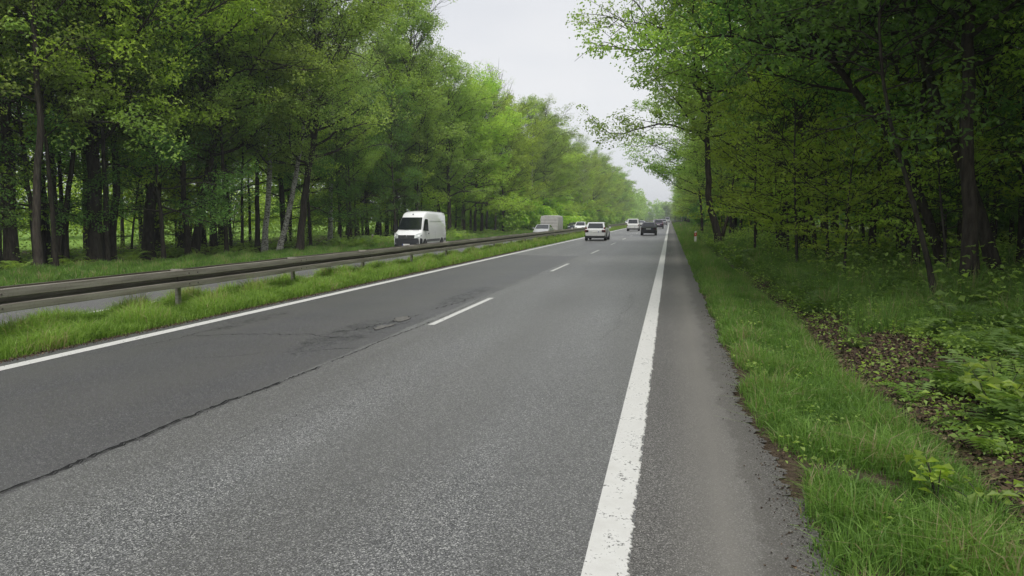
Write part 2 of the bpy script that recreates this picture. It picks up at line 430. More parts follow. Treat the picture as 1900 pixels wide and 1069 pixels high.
def sn(y, s=0):                       # smooth irregular function of y
    return (math.sin(y * 1.7 + s) + .6 * math.sin(y * 4.1 + s * 2.3) + .4 * math.sin(y * 9.7 + s * 1.1) + .3 * math.sin(y * 23.3 + s)) / 2.3
YR = list(np.arange(-20, 0, .5)) + list(np.arange(0, 14, .03)) + list(np.arange(14, 40, .12)) + list(np.arange(40, 120, 1)) + list(np.arange(120, 2600, 20))
M_ASPH = asphalt('asphalt_main', 'main')
road = strip(lambda y: [-9.25 + .05 * sn(y, 2), -6, -4.5, -2, -.17], YR, 0, M_ASPH, 'road')
tag(road, 'grey asphalt carriageway with a darker patched left lane', 'road', kind='structure')
sh = strip(lambda y: [-.17, .35, .80 + .07 * sn(y, 5) * min(1, 14 / max(y, 1)) + (.035 * math.sin(y * 31 + 1) * math.sin(y * 13.3) + .02 * math.sin(y * 77) if y < 14 else 0) - .05 * math.exp(-((y - 7.2) / .9) ** 2) + (.12 if y < 4.8 else 0)], YR, 0, asphalt('asphalt_shoulder', 'shoulder'), 'hard_shoulder')
tag(sh, 'narrow dusty asphalt shoulder right of the edge line', 'road', kind='structure')
rd2 = strip(lambda y: [-20.4, -16, -12.25 + .08 * sn(y, 8)], YR, .0, asphalt('asphalt_far', 'far'), 'opposite_carriageway')
tag(rd2, 'oncoming carriageway beyond the median guardrail', 'road', kind='structure')

def paint_mat():
    m = Mat('road_paint'); p = m.pos()
    a = m.noise(p, 34, 4, .75); b = m.noise(p, 6, 3, .6)
    hole = m.ramp(m.math('ADD', (a, 0), m.math('MULTIPLY', (b, 0), .5)), [(.605, (.11, .11, .105)), (.635, (.62, .62, .60))])
    c = m.mix(m.ramp((b, 0), [(.4, 0), (.75, .35)]), hole, (.42, .41, .38))
    m.bsdf(c, .6, Normal=m.bump((a, 0), .006, .5)); return m.m
M_PAINT = paint_mat()
def crumble(y): return .012 * sn(y * 3, 1) + .012 * math.sin(y * 61) * math.sin(y * 37.7 + 1) + .009 * math.sin(y * 143)
YE = list(np.arange(-6, 14, .02)) + list(np.arange(14, 40, .25)) + list(np.arange(40, 2600, 10))
o = strip(lambda y: [-.415, -.412, -.3, -.185 + crumble(y) * (1 if y < 14 else .4), -.183 + crumble(y) * (1 if y < 14 else .4)], YE, .008, M_PAINT, 'edge_line', road)
me = o.data
for v in me.vertices:
    k = v.index % 5
    if k in (0, 4): v.co.z -= .012
YL = list(np.arange(-6, 60, .5)) + list(np.arange(60, 2600, 10))
strip(lambda y: [-8.93 + .006 * sn(y), -8.66 + .006 * sn(y, 3)], YL, .005, M_PAINT, 'edge_line', road)
for k in range(-1, 24):
    y0 = 11.95 + 13.3 * k
    strip(lambda y: [-4.275, -4.145], [y0, y0 + 2.2, y0 + 4.45], .005, M_PAINT, 'lane_dash', road)
# opposite carriageway markings
strip(lambda y: [-12.75, -12.6], YL, .005, M_PAINT, 'edge_line', rd2)
strip(lambda y: [-20.0, -19.85], YL, .005, M_PAINT, 'edge_line', rd2)
for k in range(0, 24):
    y0 = 6 + 13.3 * k
    strip(lambda y: [-16.3, -16.17], [y0, y0 + 4.4], .005, M_PAINT, 'lane_dash', rd2)
# the open seam between the lanes, a few long cracks, potholes
M_CRACK = simple('crack_dark', (.012, .012, .013), .95)
def crack(pts, wd, name='crack', jig=.02, z=.0045):
    pts = [np.array(p, float) for p in pts]; P = []
    for a, b in zip(pts[:-1], pts[1:]):
        n = max(2, int(np.linalg.norm(b - a) / .05))
        for k in range(n): P.append(a + (b - a) * k / n)
    P = np.array(P); n = len(P); r = np.random.default_rng(int(abs(P[0][1]) * 1000) + n)
    t = P[-1] - P[0]; t /= np.linalg.norm(t); s = np.array([t[1], -t[0]])
    j = np.cumsum(r.normal(size=n)) * jig * .35; j -= np.linspace(0, j[-1], n); j += r.normal(size=n) * jig * .4
    wv = wd * np.clip(r.normal(1, .5, n), .15, 2.2) * np.minimum(1, np.minimum(np.arange(n), np.arange(n)[::-1]) / 6 + .1)
    A = P + s * (j + wv / 2)[:, None]; B = P + s * (j - wv / 2)[:, None]
    V = np.concatenate([A, B]); V = np.c_[V, .02 * V[:, 0] + z]
    Q = np.array([(k, k + 1, n + k + 1, n + k) for k in range(n - 1)])
    return V, Q
cb = Buf()
def gxy(u, v): x, y, z, t = ground(u, v); return (x, y)
def cpx(l): return [gxy(*p) for p in l]
seam = [(-4.62, 2.6), (-4.6, 3.9), (-4.53, 5.5), (-4.47, 7), (-4.44, 8.4), (-4.42, 10), (-4.36, 11.5), (-4.36, 12.6), (-4.42, 15), (-4.5, 19), (-4.4, 24)]
for P, wd, jg in ((seam[:5], .024, .020), (seam[4:8], .015, .02), (seam[7:], .008, .015), ([(x + .035, y) for x, y in seam[:5]], .008, .02),
                  ([(x + .07, y + .4) for x, y in seam[1:4]], .004, .03),
                  (cpx([(330, 625), (440, 622), (560, 622), (620, 628), (700, 626)]), .018, .06), (cpx([(235, 645), (330, 628), (400, 610), (450, 605)]), .012, .05),
                  (cpx([(600, 618), (660, 612), (720, 600), (790, 582)]), .022, .08), (cpx([(590, 650), (640, 645), (680, 648)]), .016, .06),
                  (cpx([(800, 575), (840, 565), (880, 550)]), .02, .06), (cpx([(640, 605), (700, 615), (760, 600), (800, 588)]), .012, .08),
                  (cpx([(1170, 545), (1130, 620), (1115, 635)]), .004, .05), (cpx([(1180, 540), (1150, 570), (1135, 590)]), .003, .05),
                  (cpx([(340, 665), (420, 662), (520, 650)]), .008, .05), (cpx([(640, 720), (700, 700)]), .006, .04),
                  (cpx([(400, 830), (520, 790), (640, 740)]), .004, .05)):
    cb.add(*crack(P, wd, jig=jg))
link('cracks', np_mesh('cracks', *cb.get(), M_CRACK), road)
def blob(cx, cy, rx, ry, z, mat, name, parent, seed, n=26):
    r = np.random.default_rng(seed); ang = np.arange(n) * 2 * PI / n
    k = 1 + .22 * np.sin(ang * 2 + seed) + .12 * np.sin(ang * 5 + seed * 2) + r.normal(size=n) * .06
    x = cx + rx * k * np.cos(ang); y = cy + ry * k * np.sin(ang)
    V = [(cx, cy, .02 * min(cx, 0) + z)] + [(a, b, .02 * min(a, 0) + z) for a, b in zip(x, y)]
    Q = np.array([(0, 1 + i, 1 + (i + 1) % n) for i in range(n)])
    return link(name, np_mesh(name, np.array(V), Q, mat), parent)
M_POT = simple('pothole_base', (.13, .127, .118), .9, var=.35, scale=30)
for k, (u, v, a, b) in enumerate([(746, 592, .15, .34), (706, 608, .10, .22), (722, 605, .07, .16)]):
    x, y = gxy(u, v)
    blob(x, y, a * 1.12, b * 1.12, .0045 + .0006 * k, M_CRACK, 'pothole_rim', road, 3 + k); blob(x, y, a, b, .008 + .0006 * k, M_POT, 'pothole', road, 3 + k)

# ------------------------------------------------------------------ trees with trunks read from the photograph
def trunk_path(px):
    """base pixel -> ground point; the trunk goes up in the plane at that depth"""
    x, y, z, t = ground(*px[0])
    pts = [(0, 0, -.25), (0, 0, 0)]
    for u, v in px[1:]:
        p = ray(u, v) * t; pts.append((p[0] - x, p[1] - y, p[2] + H - z))
    return (x, y, z), t, pts
LEFTG = 'trees at the edge of the left wood'; RIGHTG = 'trees at the edge of the right wood'
def hero(label, px, wpx, seed, Ht, base, R, kind='oak', bmat=None, name='oak_tree', group=None, shift=0, **k):
    loc, t, pts = trunk_path([(px[0][0], px[0][1] - shift)] + px[1:])
    side = 1 if loc[0] < 0 else -1
    fk = k.pop('fork', None)
    if fk: k['stems'] = [dict(p=[(0, 0, .1)] + [tuple((ray(u, v) * t + (0, 0, H)) - np.array(loc)) for u, v in fk])]
    k.setdefault('bias', (side, 0))
    return make_tree(name, label, loc, kind, bmat, group=group, seed=seed, Ht=Ht, base=base, R=R, tr=wpx * .44 * t / FPX, path=pts, **k)
BIG = dict(limbs=54, per=17, dens=1.0, clump=.28)
THIN = dict(limbs=28, per=15, bk=.3)
LH = [  # left wood
 ('thick dark oak at the far left edge of the photo, its foot behind the guardrail', [(22, 498), (20, 400), (16, 330), (10, 200), (5, 30)], 27, 23, 6.0, 5.5, 'oak', 'oak_tree', BIG),
 ('slim dark trunk standing just right of the thickest tree at the far left edge', [(72, 500), (68, 430), (66, 360), (70, 300), (78, 200)], 16, 19, 7, 3.2, 'oak', 'oak_tree', THIN),
 ('dark tree with two stems parting near the ground, left of the thickest straight trunk', [(108, 490), (100, 400), (95, 330), (92, 280), (85, 200)], 18, 20, 6.5, 4.2, 'maple', 'maple_tree', dict(BIG, layered=True, fork=[(112, 440), (126, 360), (134, 300), (142, 240)])),
 ('thin stem leaning right out of the foot of the two stemmed tree at left', [(121, 489), (121, 400), (130, 330), (140, 250), (142, 200)], 11, 17, 7, 3, 'maple', 'maple_tree', THIN),
 ('thickest straight trunk of the left wood, under a bright green overhanging crown', [(176, 494), (175, 400), (172, 300), (170, 240), (165, 120)], 30, 23, 5.0, 6.0, 'maple', 'maple_tree', dict(BIG, layered=True)),
 ('bent dark trunk bulging right, just beside the thickest straight trunk at left', [(209, 490), (208, 420), (217, 375), (219, 335), (211, 290), (212, 250), (205, 180)], 16, 20, 6.5, 3.6, 'oak', 'oak_tree', THIN),
 ('straight upright stem directly behind the bent trunk at left', [(199, 482), (197, 400), (196, 300), (192, 200)], 12, 19, 8, 3, 'oak', 'oak_tree', THIN),
 ('stout dark trunk with pieces of ivy, midway between the photo left edge and the birches', [(276, 480), (277, 400), (281, 330), (284, 280), (272, 100), (274, 0)], 23, 24, 6.0, 5.2, 'maple', 'maple_tree', dict(BIG, layered=True)),
 ('tall thin pole-like trunk right of the stout dark trunk in the left wood', [(350, 478), (342, 380), (338, 290), (330, 200), (325, 60)], 11, 22, 8, 3, 'oak', 'oak_tree', THIN),
 ('dark trunk leaning clearly to the right in the left wood, left of the two birches', [(358, 472), (368, 420), (380, 350), (392, 290), (410, 200)], 17, 22, 5.5, 5.2, 'oak', 'oak_tree', BIG),
 ('dark straight trunk just behind the right leaning one in the left wood', [(397, 466), (396, 300), (400, 150)], 15, 22, 6.5, 4.5, 'oak', 'oak_tree', BIG),
 ('thin dark trunk immediately left of the upright white birch', [(478, 467), (478, 300), (475, 150)], 10, 20, 7, 3.5, 'oak', 'oak_tree', THIN),
 ('upright birch with white bark at the edge of the left wood', [(491, 468), (496, 380), (502, 300), (500, 200)], 12, 22, 6, 4.2, 'birch', 'birch_tree', dict(limbs=42, per=17, droop=.5)),
 ('white birch leaning to the right over the left verge', [(517, 468), (535, 400), (550, 320), (560, 260), (568, 200)], 11, 21, 6, 4.2, 'birch', 'birch_tree', dict(limbs=42, per=17, droop=.5)),
 ('dark trunk leaning slightly right, first one right of the leaning white birch', [(555, 468), (562, 400), (570, 330), (578, 290), (590, 200)], 15, 23, 5.5, 5.0, 'oak', 'oak_tree', BIG),
 ('patchy pale barked birch between the leaning birch and the weathered verge post', [(613, 456), (613, 350), (617, 290)], 10, 22, 6, 4.4, 'birch', 'birch_tree', dict(limbs=42, per=17, droop=.5)),
 ('dark trunk leaning far right above the weathered verge post', [(699, 443), (705, 390), (715, 350), (735, 318)], 10, 24, 5, 5.5, 'oak', 'oak_tree', BIG),
 ('dark straight trunk directly left of the white van', [(734, 443), (733, 300)], 11, 26, 6, 5.5, 'maple', 'maple_tree', dict(BIG, layered=True)),
 ('thin stem left of the weathered verge post in the left wood', [(643, 448), (646, 400), (651, 370)], 7, 17, 6, 3.2, 'oak', 'oak_tree', THIN),
 ('dark trunk directly behind the weathered verge post', [(681, 446), (680, 300)], 9, 23, 6, 4.6, 'birch', 'birch_tree', BIG),
]
for i, (lab, px, wp, Ht, base, R, kind, nm, k) in enumerate(LH):
    ex = {}
    if i == 0:
        pass
    hero(lab, px, wp, 100 + i, Ht, base, R, kind, BIRCH if (kind == 'birch' and nm == 'birch_tree' and i != 19) else BARK, nm, LEFTG, **k)
RH = [  # right wood
 ('dark tree forking into a V near the ground, behind the red and white verge post', [(1337, 457), (1334, 430), (1320, 400), (1313, 370), (1312, 330)], 15, 18, 6.4, 5.6, 'oak', 'oak_tree', dict(BIG, bk=.4, fork=[(1344, 425), (1353, 395), (1358, 360), (1364, 300)])),
 ('leftmost and slimmest of the three tall trunks grouped right of the forked tree', [(1451, 474), (1450, 400), (1447, 330), (1440, 200), (1430, 60)], 20, 19, 6.5, 6.6, 'oak', 'oak_tree', dict(BIG, bk=.6, limbs=62)),
 ('thickest trunk of the tall group right of the forked tree', [(1490, 473), (1487, 380), (1480, 300), (1468, 150), (1455, 20)], 29, 20, 5.5, 5.8, 'maple', 'maple_tree', dict(BIG, bk=.5)),
 ('short curved stem at the foot of the thickest trunk of the tall right group', [(1514, 484), (1517, 430), (1506, 390)], 8, 9, 3.2, 2.4, 'dark', 'oak_tree', THIN),
 ('crooked dark stem leaning left, between the tall trunk group and the thin bent sapling', [(1622, 476), (1608, 440), (1622, 400), (1628, 330)], 13, 14, 4.5, 3.6, 'dark', 'oak_tree', THIN),
 ('thin bent young tree closest to the road on the right, rising out of the ferns', [(1743, 566), (1735, 520), (1715, 460), (1705, 400), (1690, 350), (1668, 290)], 9, 7.5, 3.4, 2.0, 'dark', 'oak_tree', dict(limbs=16, per=10, bk=.2)),
 ('slim upright trunk left of the long diagonal one in the right wood', [(1699, 508), (1702, 400), (1700, 300)], 12, 15, 4.5, 3.4, 'dark', 'oak_tree', THIN),
 ('long dark trunk leaning steeply to the left across the right wood', [(1757, 510), (1745, 460), (1720, 400), (1690, 320), (1650, 240), (1600, 180), (1545, 130)], 19, 12, 5.0, 4.2, 'dark', 'oak_tree', dict(BIG, bk=.3)),
 ('stout upright trunk just right of the long leaning one in the right wood', [(1800, 522), (1805, 430), (1795, 330), (1790, 200), (1800, 0)], 28, 19, 5.0, 5.0, 'dark', 'oak_tree', dict(BIG, bk=.3)),
 ('stout dark trunk bending to the left, rightmost of the near trunks on the right', [(1852, 516), (1830, 430), (1810, 380), (1780, 280), (1740, 200)], 25, 15, 5.0, 4.6, 'dark', 'oak_tree', dict(BIG, bk=.3)),
 ('slender stem leaning left close behind the near trunks on the right', [(1672, 488), (1690, 420), (1665, 330), (1650, 280)], 10, 13, 4.5, 3.2, 'dark', 'oak_tree', THIN),
 ('thin stem left of the forked tree behind the red and white verge post', [(1303, 438), (1301, 380)], 5, 15, 4, 4.6, 'oak', 'oak_tree', BIG),
]
for i, (lab, px, wp, Ht, base, R, kind, nm, k) in enumerate(RH):
    hero(lab, px, wp, 200 + i, Ht, base, R, kind, BARK, nm, RIGHTG, **k)
# the tree whose branch hangs into the top of the picture
rngx = np.random.default_rng(5)
def limbj(p, d, ln, r): return (np.array(p, float), np.array(d, float), ln, r)
make_tree('oak_tree', 'near tree on the right whose twiggy branches hang into the top edge', (6.6, 10.5, float(gz(6.6, 10.5))), 'dark', seed=301, group=RIGHTG, Ht=14, base=5.8, R=4.4, tr=.17, limbs=38, per=17, bias=(-.8, .5), bk=.35,
          extra=[limbj((0, 0, 5.8), (-.76, .62, .13), 8.6, .07), limbj((0, 0, 6.6), (-.60, .78, .14), 8.5, .07), limbj((0, 0, 7.2), (-.8, .45, .14), 7.5, .06), limbj((0, 0, 6.2), (-.45, .85, .16), 7.5, .06)])

# ------------------------------------------------------------------ prototypes for the rest of the two woods
U8 = []
def proto(name, kind, bmat, seed, **g):
    t = make_tree(name, 'x', (0, 0, 0), kind, bmat, seed=seed, **g); t['_n'] = 0; U8.append(t); return t
PB = [proto('oak_tree', 'oak', BARK, 401, Ht=22, base=4.6, R=5.2, tr=.26, limbs=54, per=17, bk=.3),
      proto('maple_tree', 'maple', BARKG, 402, layered=True, elev=(5, 58), Ht=21, base=4.0, R=5.0, tr=.24, limbs=54, per=17, bk=.3),
      proto('oak_tree', 'oak', BARK, 403, Ht=23, base=6.0, R=4.6, tr=.24, limbs=48, per=17, bk=.35, elev=(15, 65)),
      proto('birch_tree', 'birch', BIRCH, 404, Ht=22, base=5.5, R=3.8, tr=.17, limbs=48, per=17, droop=.5, bk=.2),
      proto('maple_tree', 'maple', BARK, 405, Ht=19, base=3.5, R=4.8, tr=.20, limbs=48, per=17, bk=.4)]
PD = [proto('oak_tree', 'dark', BARK, 411, Ht=18, base=4.5, R=4.4, tr=.18, limbs=42, per=17, bk=.1),
      proto('oak_tree', 'dark', BARK, 412, Ht=16, base=3.0, R=3.8, tr=.13, limbs=38, per=17, bk=.1),
      proto('oak_tree', 'oak', BARK, 413, Ht=19, base=7.5, R=3.8, tr=.15, limbs=28, per=12, bk=.1)]
PS_ = [proto('young_tree', 'maple', BARKG, 421, Ht=6.5, base=1.3, R=2.4, tr=.05, limbs=20, per=11, bk=.2, elev=(0, 45), flat=.15, sprr=.34, layered=True),
       proto('young_tree', 'oak', BARKG, 422, Ht=5, base=.9, R=1.9, tr=.04, limbs=18, per=11, bk=.1, elev=(0, 50), flat=.15, layered=True),
       proto('young_tree', 'maple', BARKG, 423, Ht=8.5, base=2.4, R=2.8, tr=.06, limbs=24, per=12, bk=.3, elev=(0, 45), flat=.15, layered=True)]
PBARE = proto('sparse_tree', 'birch', BARKG, 431, Ht=22, base=8, R=4.2, tr=.16, limbs=34, per=5, dens=.45, bk=.2)
used = set()
def place(p, x, y, s, label, group, rz=None, kz=0):
    if rz is None: rz = random.uniform(-.7, .7) + (0 if x < 0 else PI)
    z = float(gz(x, y)) - .05
    if p.name in used: return copy_tree(p, (x, y, z), rz, s, label, group)
    used.add(p.name); p.location = (x, y, z); p.rotation_euler = (0, 0, rz); p.scale = (s, s, s); p['label'] = label; p['group'] = group; del p['_n']
    return p
ORD = ['first', 'second', 'third', 'fourth', 'fifth', 'sixth', 'seventh', 'eighth', 'ninth', 'tenth', 'eleventh', 'twelfth', 'thirteenth', 'fourteenth', 'fifteenth', 'sixteenth', 'seventeenth', 'eighteenth', 'nineteenth', 'twentieth']
KW = {'oak_tree': 'leafy dark trunked tree', 'maple_tree': 'bright green broad crowned tree', 'birch_tree': 'pale barked birch with drooping twigs', 'sparse_tree': 'thinly leaved tree with bare twigs', 'young_tree': 'small bushy young tree'}
LM = [(-1e9, 210, 'left of the thickest straight trunk'), (210, 500, 'between the thickest trunk and the birches'), (500, 735, 'between the birches and the white van'), (735, 835, 'behind the white van'),
      (835, 1000, 'between the white van and the silver oncoming car'), (1000, 1050, 'behind the grey box trailer'), (1050, 1135, 'beyond the white estate car'), (1135, 1243, 'where the left wood nears the vanishing road'),
      (1243, 1330, 'along the right verge far beyond the red and white post'), (1330, 1500, 'behind the forked tree and the tall trunk group'), (1500, 1720, 'between the tall trunk group and the long leaning trunk'), (1720, 1e9, 'right of the long leaning trunk')]
def region(u):
    for a, b, t in LM:
        if a <= u < b: return t
jobs = []
# left front row (from behind the van on into the distance)
y = 80
while y < 420:
    x = -25.5 + random.uniform(-1.0, 1.6); p = random.choice(PB if random.random() < .93 else [PBARE])
    jobs.append(('front', p, x, y, random.uniform(.88, 1.12))); y += random.uniform(3.6, 5.6) * (1 + y / 500)
for yy in (104, 139): jobs.append(('front', PBARE, -27.5, yy, 1.1))
# left second rows
def rowfill(x0, x1, y0, y1, n, ps, tagn, smin=.85, smax=1.1, mind=2.6):
    got = []; tries = 0
    while len(got) < n and tries < n * 40:
        tries += 1
        x = random.uniform(x0, x1); y = y0 + (y1 - y0) * random.random() ** 1.15
        if all((x - a) ** 2 + (y - b) ** 2 > mind ** 2 for a, b in got):
            got.append((x, y)); jobs.append((tagn, random.choice(ps), x, y, random.uniform(smin, smax)))
rowfill(-34, -29.5, 20, 190, 28, PB + PD, 'deep')
rowfill(-45, -35, 22, 150, 24, PD + PB[:3], 'deep')
rowfill(-38, -29.5, 22, 90, 20, PS_, 'young', .7, 1.15, 1.8)
rowfill(-44, -28, 24, 110, 20, [PD[2], PD[1]], 'thin', .6, .85, 2.0)
rowfill(-30, -26, 26, 90, 24, [PD[2], PD[1]], 'thin', .6, .9, 2.0)
# trees that stand left of / behind the camera to close the wood
rowfill(-34, -25, 2, 18, 7, PB, 'deep')
# right wood
y = 54
while y < 420:
    jobs.append(('front', random.choice(PB if y > 90 else PB[:3] + PD), 6.2 + random.uniform(-.8, 1.6), y, random.uniform(.72, .9))); y += random.uniform(4.2, 6.4) * (1 + y / 400)
rowfill(9.5, 17, 26, 90, 22, PD, 'deep', .9, 1.15)
rowfill(17, 30, 12, 80, 28, PD, 'deep', .9, 1.2)
rowfill(10.5, 17, 8, 28, 9, PD, 'deep', .8, 1.0)
rowfill(30, 44, 16, 60, 16, PD, 'deep', 1, 1.2)
rowfill(8, 17, 17, 60, 22, [PD[2], PD[1]], 'thin', .45, .7, 1.6)
rowfill(9.5, 18, -12, 8, 7, PD, 'deep', .8, 1.0, 3.4)  # trees out of view, added so their canopy shades the right verge
for x, yy, s, k in ((4.9, 31, .8, 0), (5.6, 27, .75, 2), (6.0, 33, .8, 1), (7.6, 24, .7, 2), (8.5, 29, .8, 0), (5.0, 43, .8, 2), (6.8, 46, .9, 0), (7.2, 20.5, .62, 0), (9.6, 18.5, .8, 2), (4.4, 62, .8, 1), (9, 36, .9, 2), (11, 24, .9, 2), (4.4, 26, .72, 2), (4.9, 21.5, .6, 0), (4.0, 35, .8, 2), (5.6, 38, .8, 0)):
    jobs.append(('young', PS_[0 if k == 1 else k], x, yy, s))
jobs = [j for j in jobs if not (j[0] == 'thin' and j[2] < 0 and any(a < project((j[2], j[3], 0))[0] < b for a, b in ((478, 575), (600, 628))) and j[2] > -31)]
# label everything by what is near it in the picture
rows = {}
for jb in jobs:
    u, v, dep = project((jb[2], jb[3], 0)); jb_u = u if dep > .5 else (-500 if jb[2] < 0 else 2500)
    key = (jb[0], jb[1].name.split('.')[0], region(jb_u)); rows.setdefault(key, []).append((jb_u, jb))
cnt = 0
for (rw, nm, reg), L_ in rows.items():
    L_.sort(key=lambda e: e[0]); n = len(L_)
    for i, (u, jb) in enumerate(L_):
        side = 'left' if jb[2] < 0 else 'right'
        grp = {'front': f'trees at the edge of the {side} wood', 'deep': f'trees deep in the {side} wood', 'young': f'young trees under the {side} wood', 'thin': f'slim trunks deep in the {side} wood'}[rw]
        if rw in ('front', 'young'):
            pre = '' if n == 1 else (ORD[min(i, 19)] + ' from the left ')
            lab = f"{pre}{KW[nm]}{' at the road side' if rw == 'front' else ''} {reg}"
        elif rw == 'thin': lab = f'slim trunk in the shade {reg}'; grp += ' ' + reg
        else: lab = f'{KW[nm]} deep in the shade {reg}'; grp += ' ' + reg
        if rw not in ('front', 'young') : grp = grp + (' ' + nm.replace('_', ' ')); 
        place(jb[1], jb[2], jb[3], jb[4], ' '.join(lab.split()[:16]), grp); cnt += 1
for p in U8:
    if p.name not in used:
        for c_ in list(p.children): bpy.data.objects.remove(c_)
        bpy.data.objects.remove(p)
print('trees placed', cnt, {p.name: len(p.children[1].data.polygons) if p.children else 0 for p in PB + PS_})

# ------------------------------------------------------------------ the far wood: one mass, made of many crowns
def far_wood(name, spots, label, kind='oak', seed=9, lo=.28):
    rng = np.random.default_rng(seed); W = Buf(); Lv = Buf()
    t = empty(name, (0, 0, 0))
    for x, y, h, r in spots:
        n = int(np.clip(5200 * 60 / max(y, 60) , 700, 2400))
        sz = .30 + .0012 * y
        # lumpy crown: points in several overlapping lobes
        k = 9; lob = np.c_[rng.normal(size=k) * r * .5, rng.normal(size=k) * r * .5, np.linspace(lo, .88, k) * h]
        rad = rng.uniform(.35, .62, k) * r
        idx = rng.integers(0, k, n); d = rng.normal(size=(n, 3)); d /= np.linalg.norm(d, axis=1)[:, None]
        P = lob[idx] + d * (rad[idx] * rng.uniform(.6, 1.08, n))[:, None]
        P[:, 2] = np.maximum(P[:, 2], .3 + rng.uniform(0, 2.5, n))
        nn = d * .5 + np.array([0, 0, .8]) + rng.normal(size=(n, 3)) * .4; nn /= np.linalg.norm(nn, axis=1)[:, None]
        V, Q = leaves_np(P + (x, y, float(gz(x, y))), nn, sz * rng.uniform(.7, 1.5, n), rng, aspect=.8)
        Lv.add(V, Q, np.clip(rng.uniform(0, .5) + rng.uniform(0, .6, n), 0, 1))
    V, Q = Lv.get()
    o = link(name, np_mesh(name, V, Q, LEAF[kind], attr=np.concatenate(Lv.A)))
    bpy.data.objects.remove(t)
    return tag(o, label, 'wood', kind='stuff')
r_ = random.Random(3)
sp = []; y = 400
while y < 640:
    for x in (-26, -33): sp.append((x + r_.uniform(-2, 2), y + r_.uniform(-3, 3), r_.uniform(18, 23), r_.uniform(4.5, 6.5)))
    y += 8
for k in range(14): sp.append((-24 + k * 2.4, 640 + k * 6 + r_.uniform(-5, 5), r_.uniform(14, 21), 5.5))
far_wood('far_wood', sp, 'far part of the left wood fading into the haze along the road', 'oak', 9, .1)
sp = []; y = 400
while y < 640:
    for x in (8.5, 15): sp.append((x + r_.uniform(-1.5, 1.5), y + r_.uniform(-3, 3), r_.uniform(15, 19), r_.uniform(4.5, 6)))
    y += 8
for k in range(8): sp.append((16 - k * 3.0, 650 + k * 4 + r_.uniform(-5, 5), r_.uniform(13, 18), 5))
far_wood('far_wood', sp, 'far part of the right wood meeting the end of the road', 'oak', 10, .1)
sp = [(46 + r_.uniform(-2, 10), y, r_.uniform(14, 19), 5.5) for y in list(range(-6, 130, 4)) + list(range(130, 400, 8))] + [(54 + r_.uniform(-2, 10), y, 16, 6) for y in range(-6, 130, 7)]
far_wood('dense_wood', sp, 'dense dark foliage filling the depth of the right wood', 'dark', 11, .05)
sp = [(-46 - r_.uniform(0, 8), y, r_.uniform(17, 22), 6) for y in range(95, 400, 8)]
sp += [(-60 - r_.uniform(0, 10), y, r_.uniform(16, 22), 6) for y in range(18, 110, 6)]
sp += [(-105 - r_.uniform(0, 20), y, r_.uniform(9, 14), 7) for y in range(10, 220, 9)]
far_wood('dense_wood', sp, 'pale foliage far behind the trunks of the left wood', 'maple', 12, .05)
sp = [(15 + r_.uniform(-1, 8), y, r_.uniform(15, 19), 6) for y in range(92, 400, 7)]
far_wood('dense_wood', sp, 'thick foliage behind the distant roadside trees on the right', 'oak', 13, .06)
sp = [(-24.6 - r_.uniform(0, 6), y, r_.uniform(5, 9), 3.2) for y in np.arange(108, 640, 2.8)] + [(-38 - r_.uniform(0, 5), y, r_.uniform(7, 11), 4) for y in np.arange(120, 400, 4)]
far_wood('bushes', sp, 'bushy undergrowth closing the left wood between its distant trunks', 'maple', 14, .12)
sp = [(8 + r_.uniform(0, 5), y, r_.uniform(4, 8), 3.0) for y in np.arange(75, 640, 3.0)] + [(20 + r_.uniform(0, 5), y, r_.uniform(4, 8), 3.5) for y in np.arange(30, 90, 3)] + [(32 + r_.uniform(0, 5), y, r_.uniform(6, 10), 4) for y in np.arange(4, 90, 3)]
far_wood('bushes', sp, 'bushy undergrowth closing the right wood between its distant trunks', 'dark', 15, .12)

# ------------------------------------------------------------------ grass, ferns, leaf litter
def nz3(rng, k=6, lo=1.2, hi=4.0):
    K = rng.normal(size=(k, 3)); K /= np.linalg.norm(K, axis=1)[:, None]; K *= (2 * PI / rng.uniform(lo, hi, k))[:, None]; ph = rng.uniform(0, 6.28, k)
    return lambda P: np.sin(P @ K.T + ph).sum(1) / math.sqrt(k / 2)
def blades(rng, x, y, h, w, lean=.5, zoff=0):
    n = len(x); z = gz(x, y) - .02 + zoff
    a = rng.uniform(0, 2 * PI, n); s = np.stack([np.cos(a), np.sin(a), 0 * a], 1) * (w * .5)[:, None]
    b = rng.uniform(0, 2 * PI, n); ln = np.abs(rng.normal(0, lean, n)) * h
    d = np.stack([np.cos(b), np.sin(b), 0 * b], 1)
    P0 = np.stack([x, y, z], 1); up = np.array([0, 0, 1.0])
    P1 = P0 + up * (h * .6)[:, None] + d * (ln * .3)[:, None]
    P2 = P0 + up * (h * (1 - .25 * np.minimum(1, ln / h)))[:, None] + d * ln[:, None]
    V = np.stack([P0 - s, P0 + s, P1 + s * .8, P1 - s * .8, P2 + s * .12, P2 - s * .12], 1).reshape(-1, 3)
    i = np.arange(n)[:, None] * 6
    return V, np.concatenate([i + [0, 1, 2, 3], i + [3, 2, 4, 5]], 1).reshape(-1, 4)
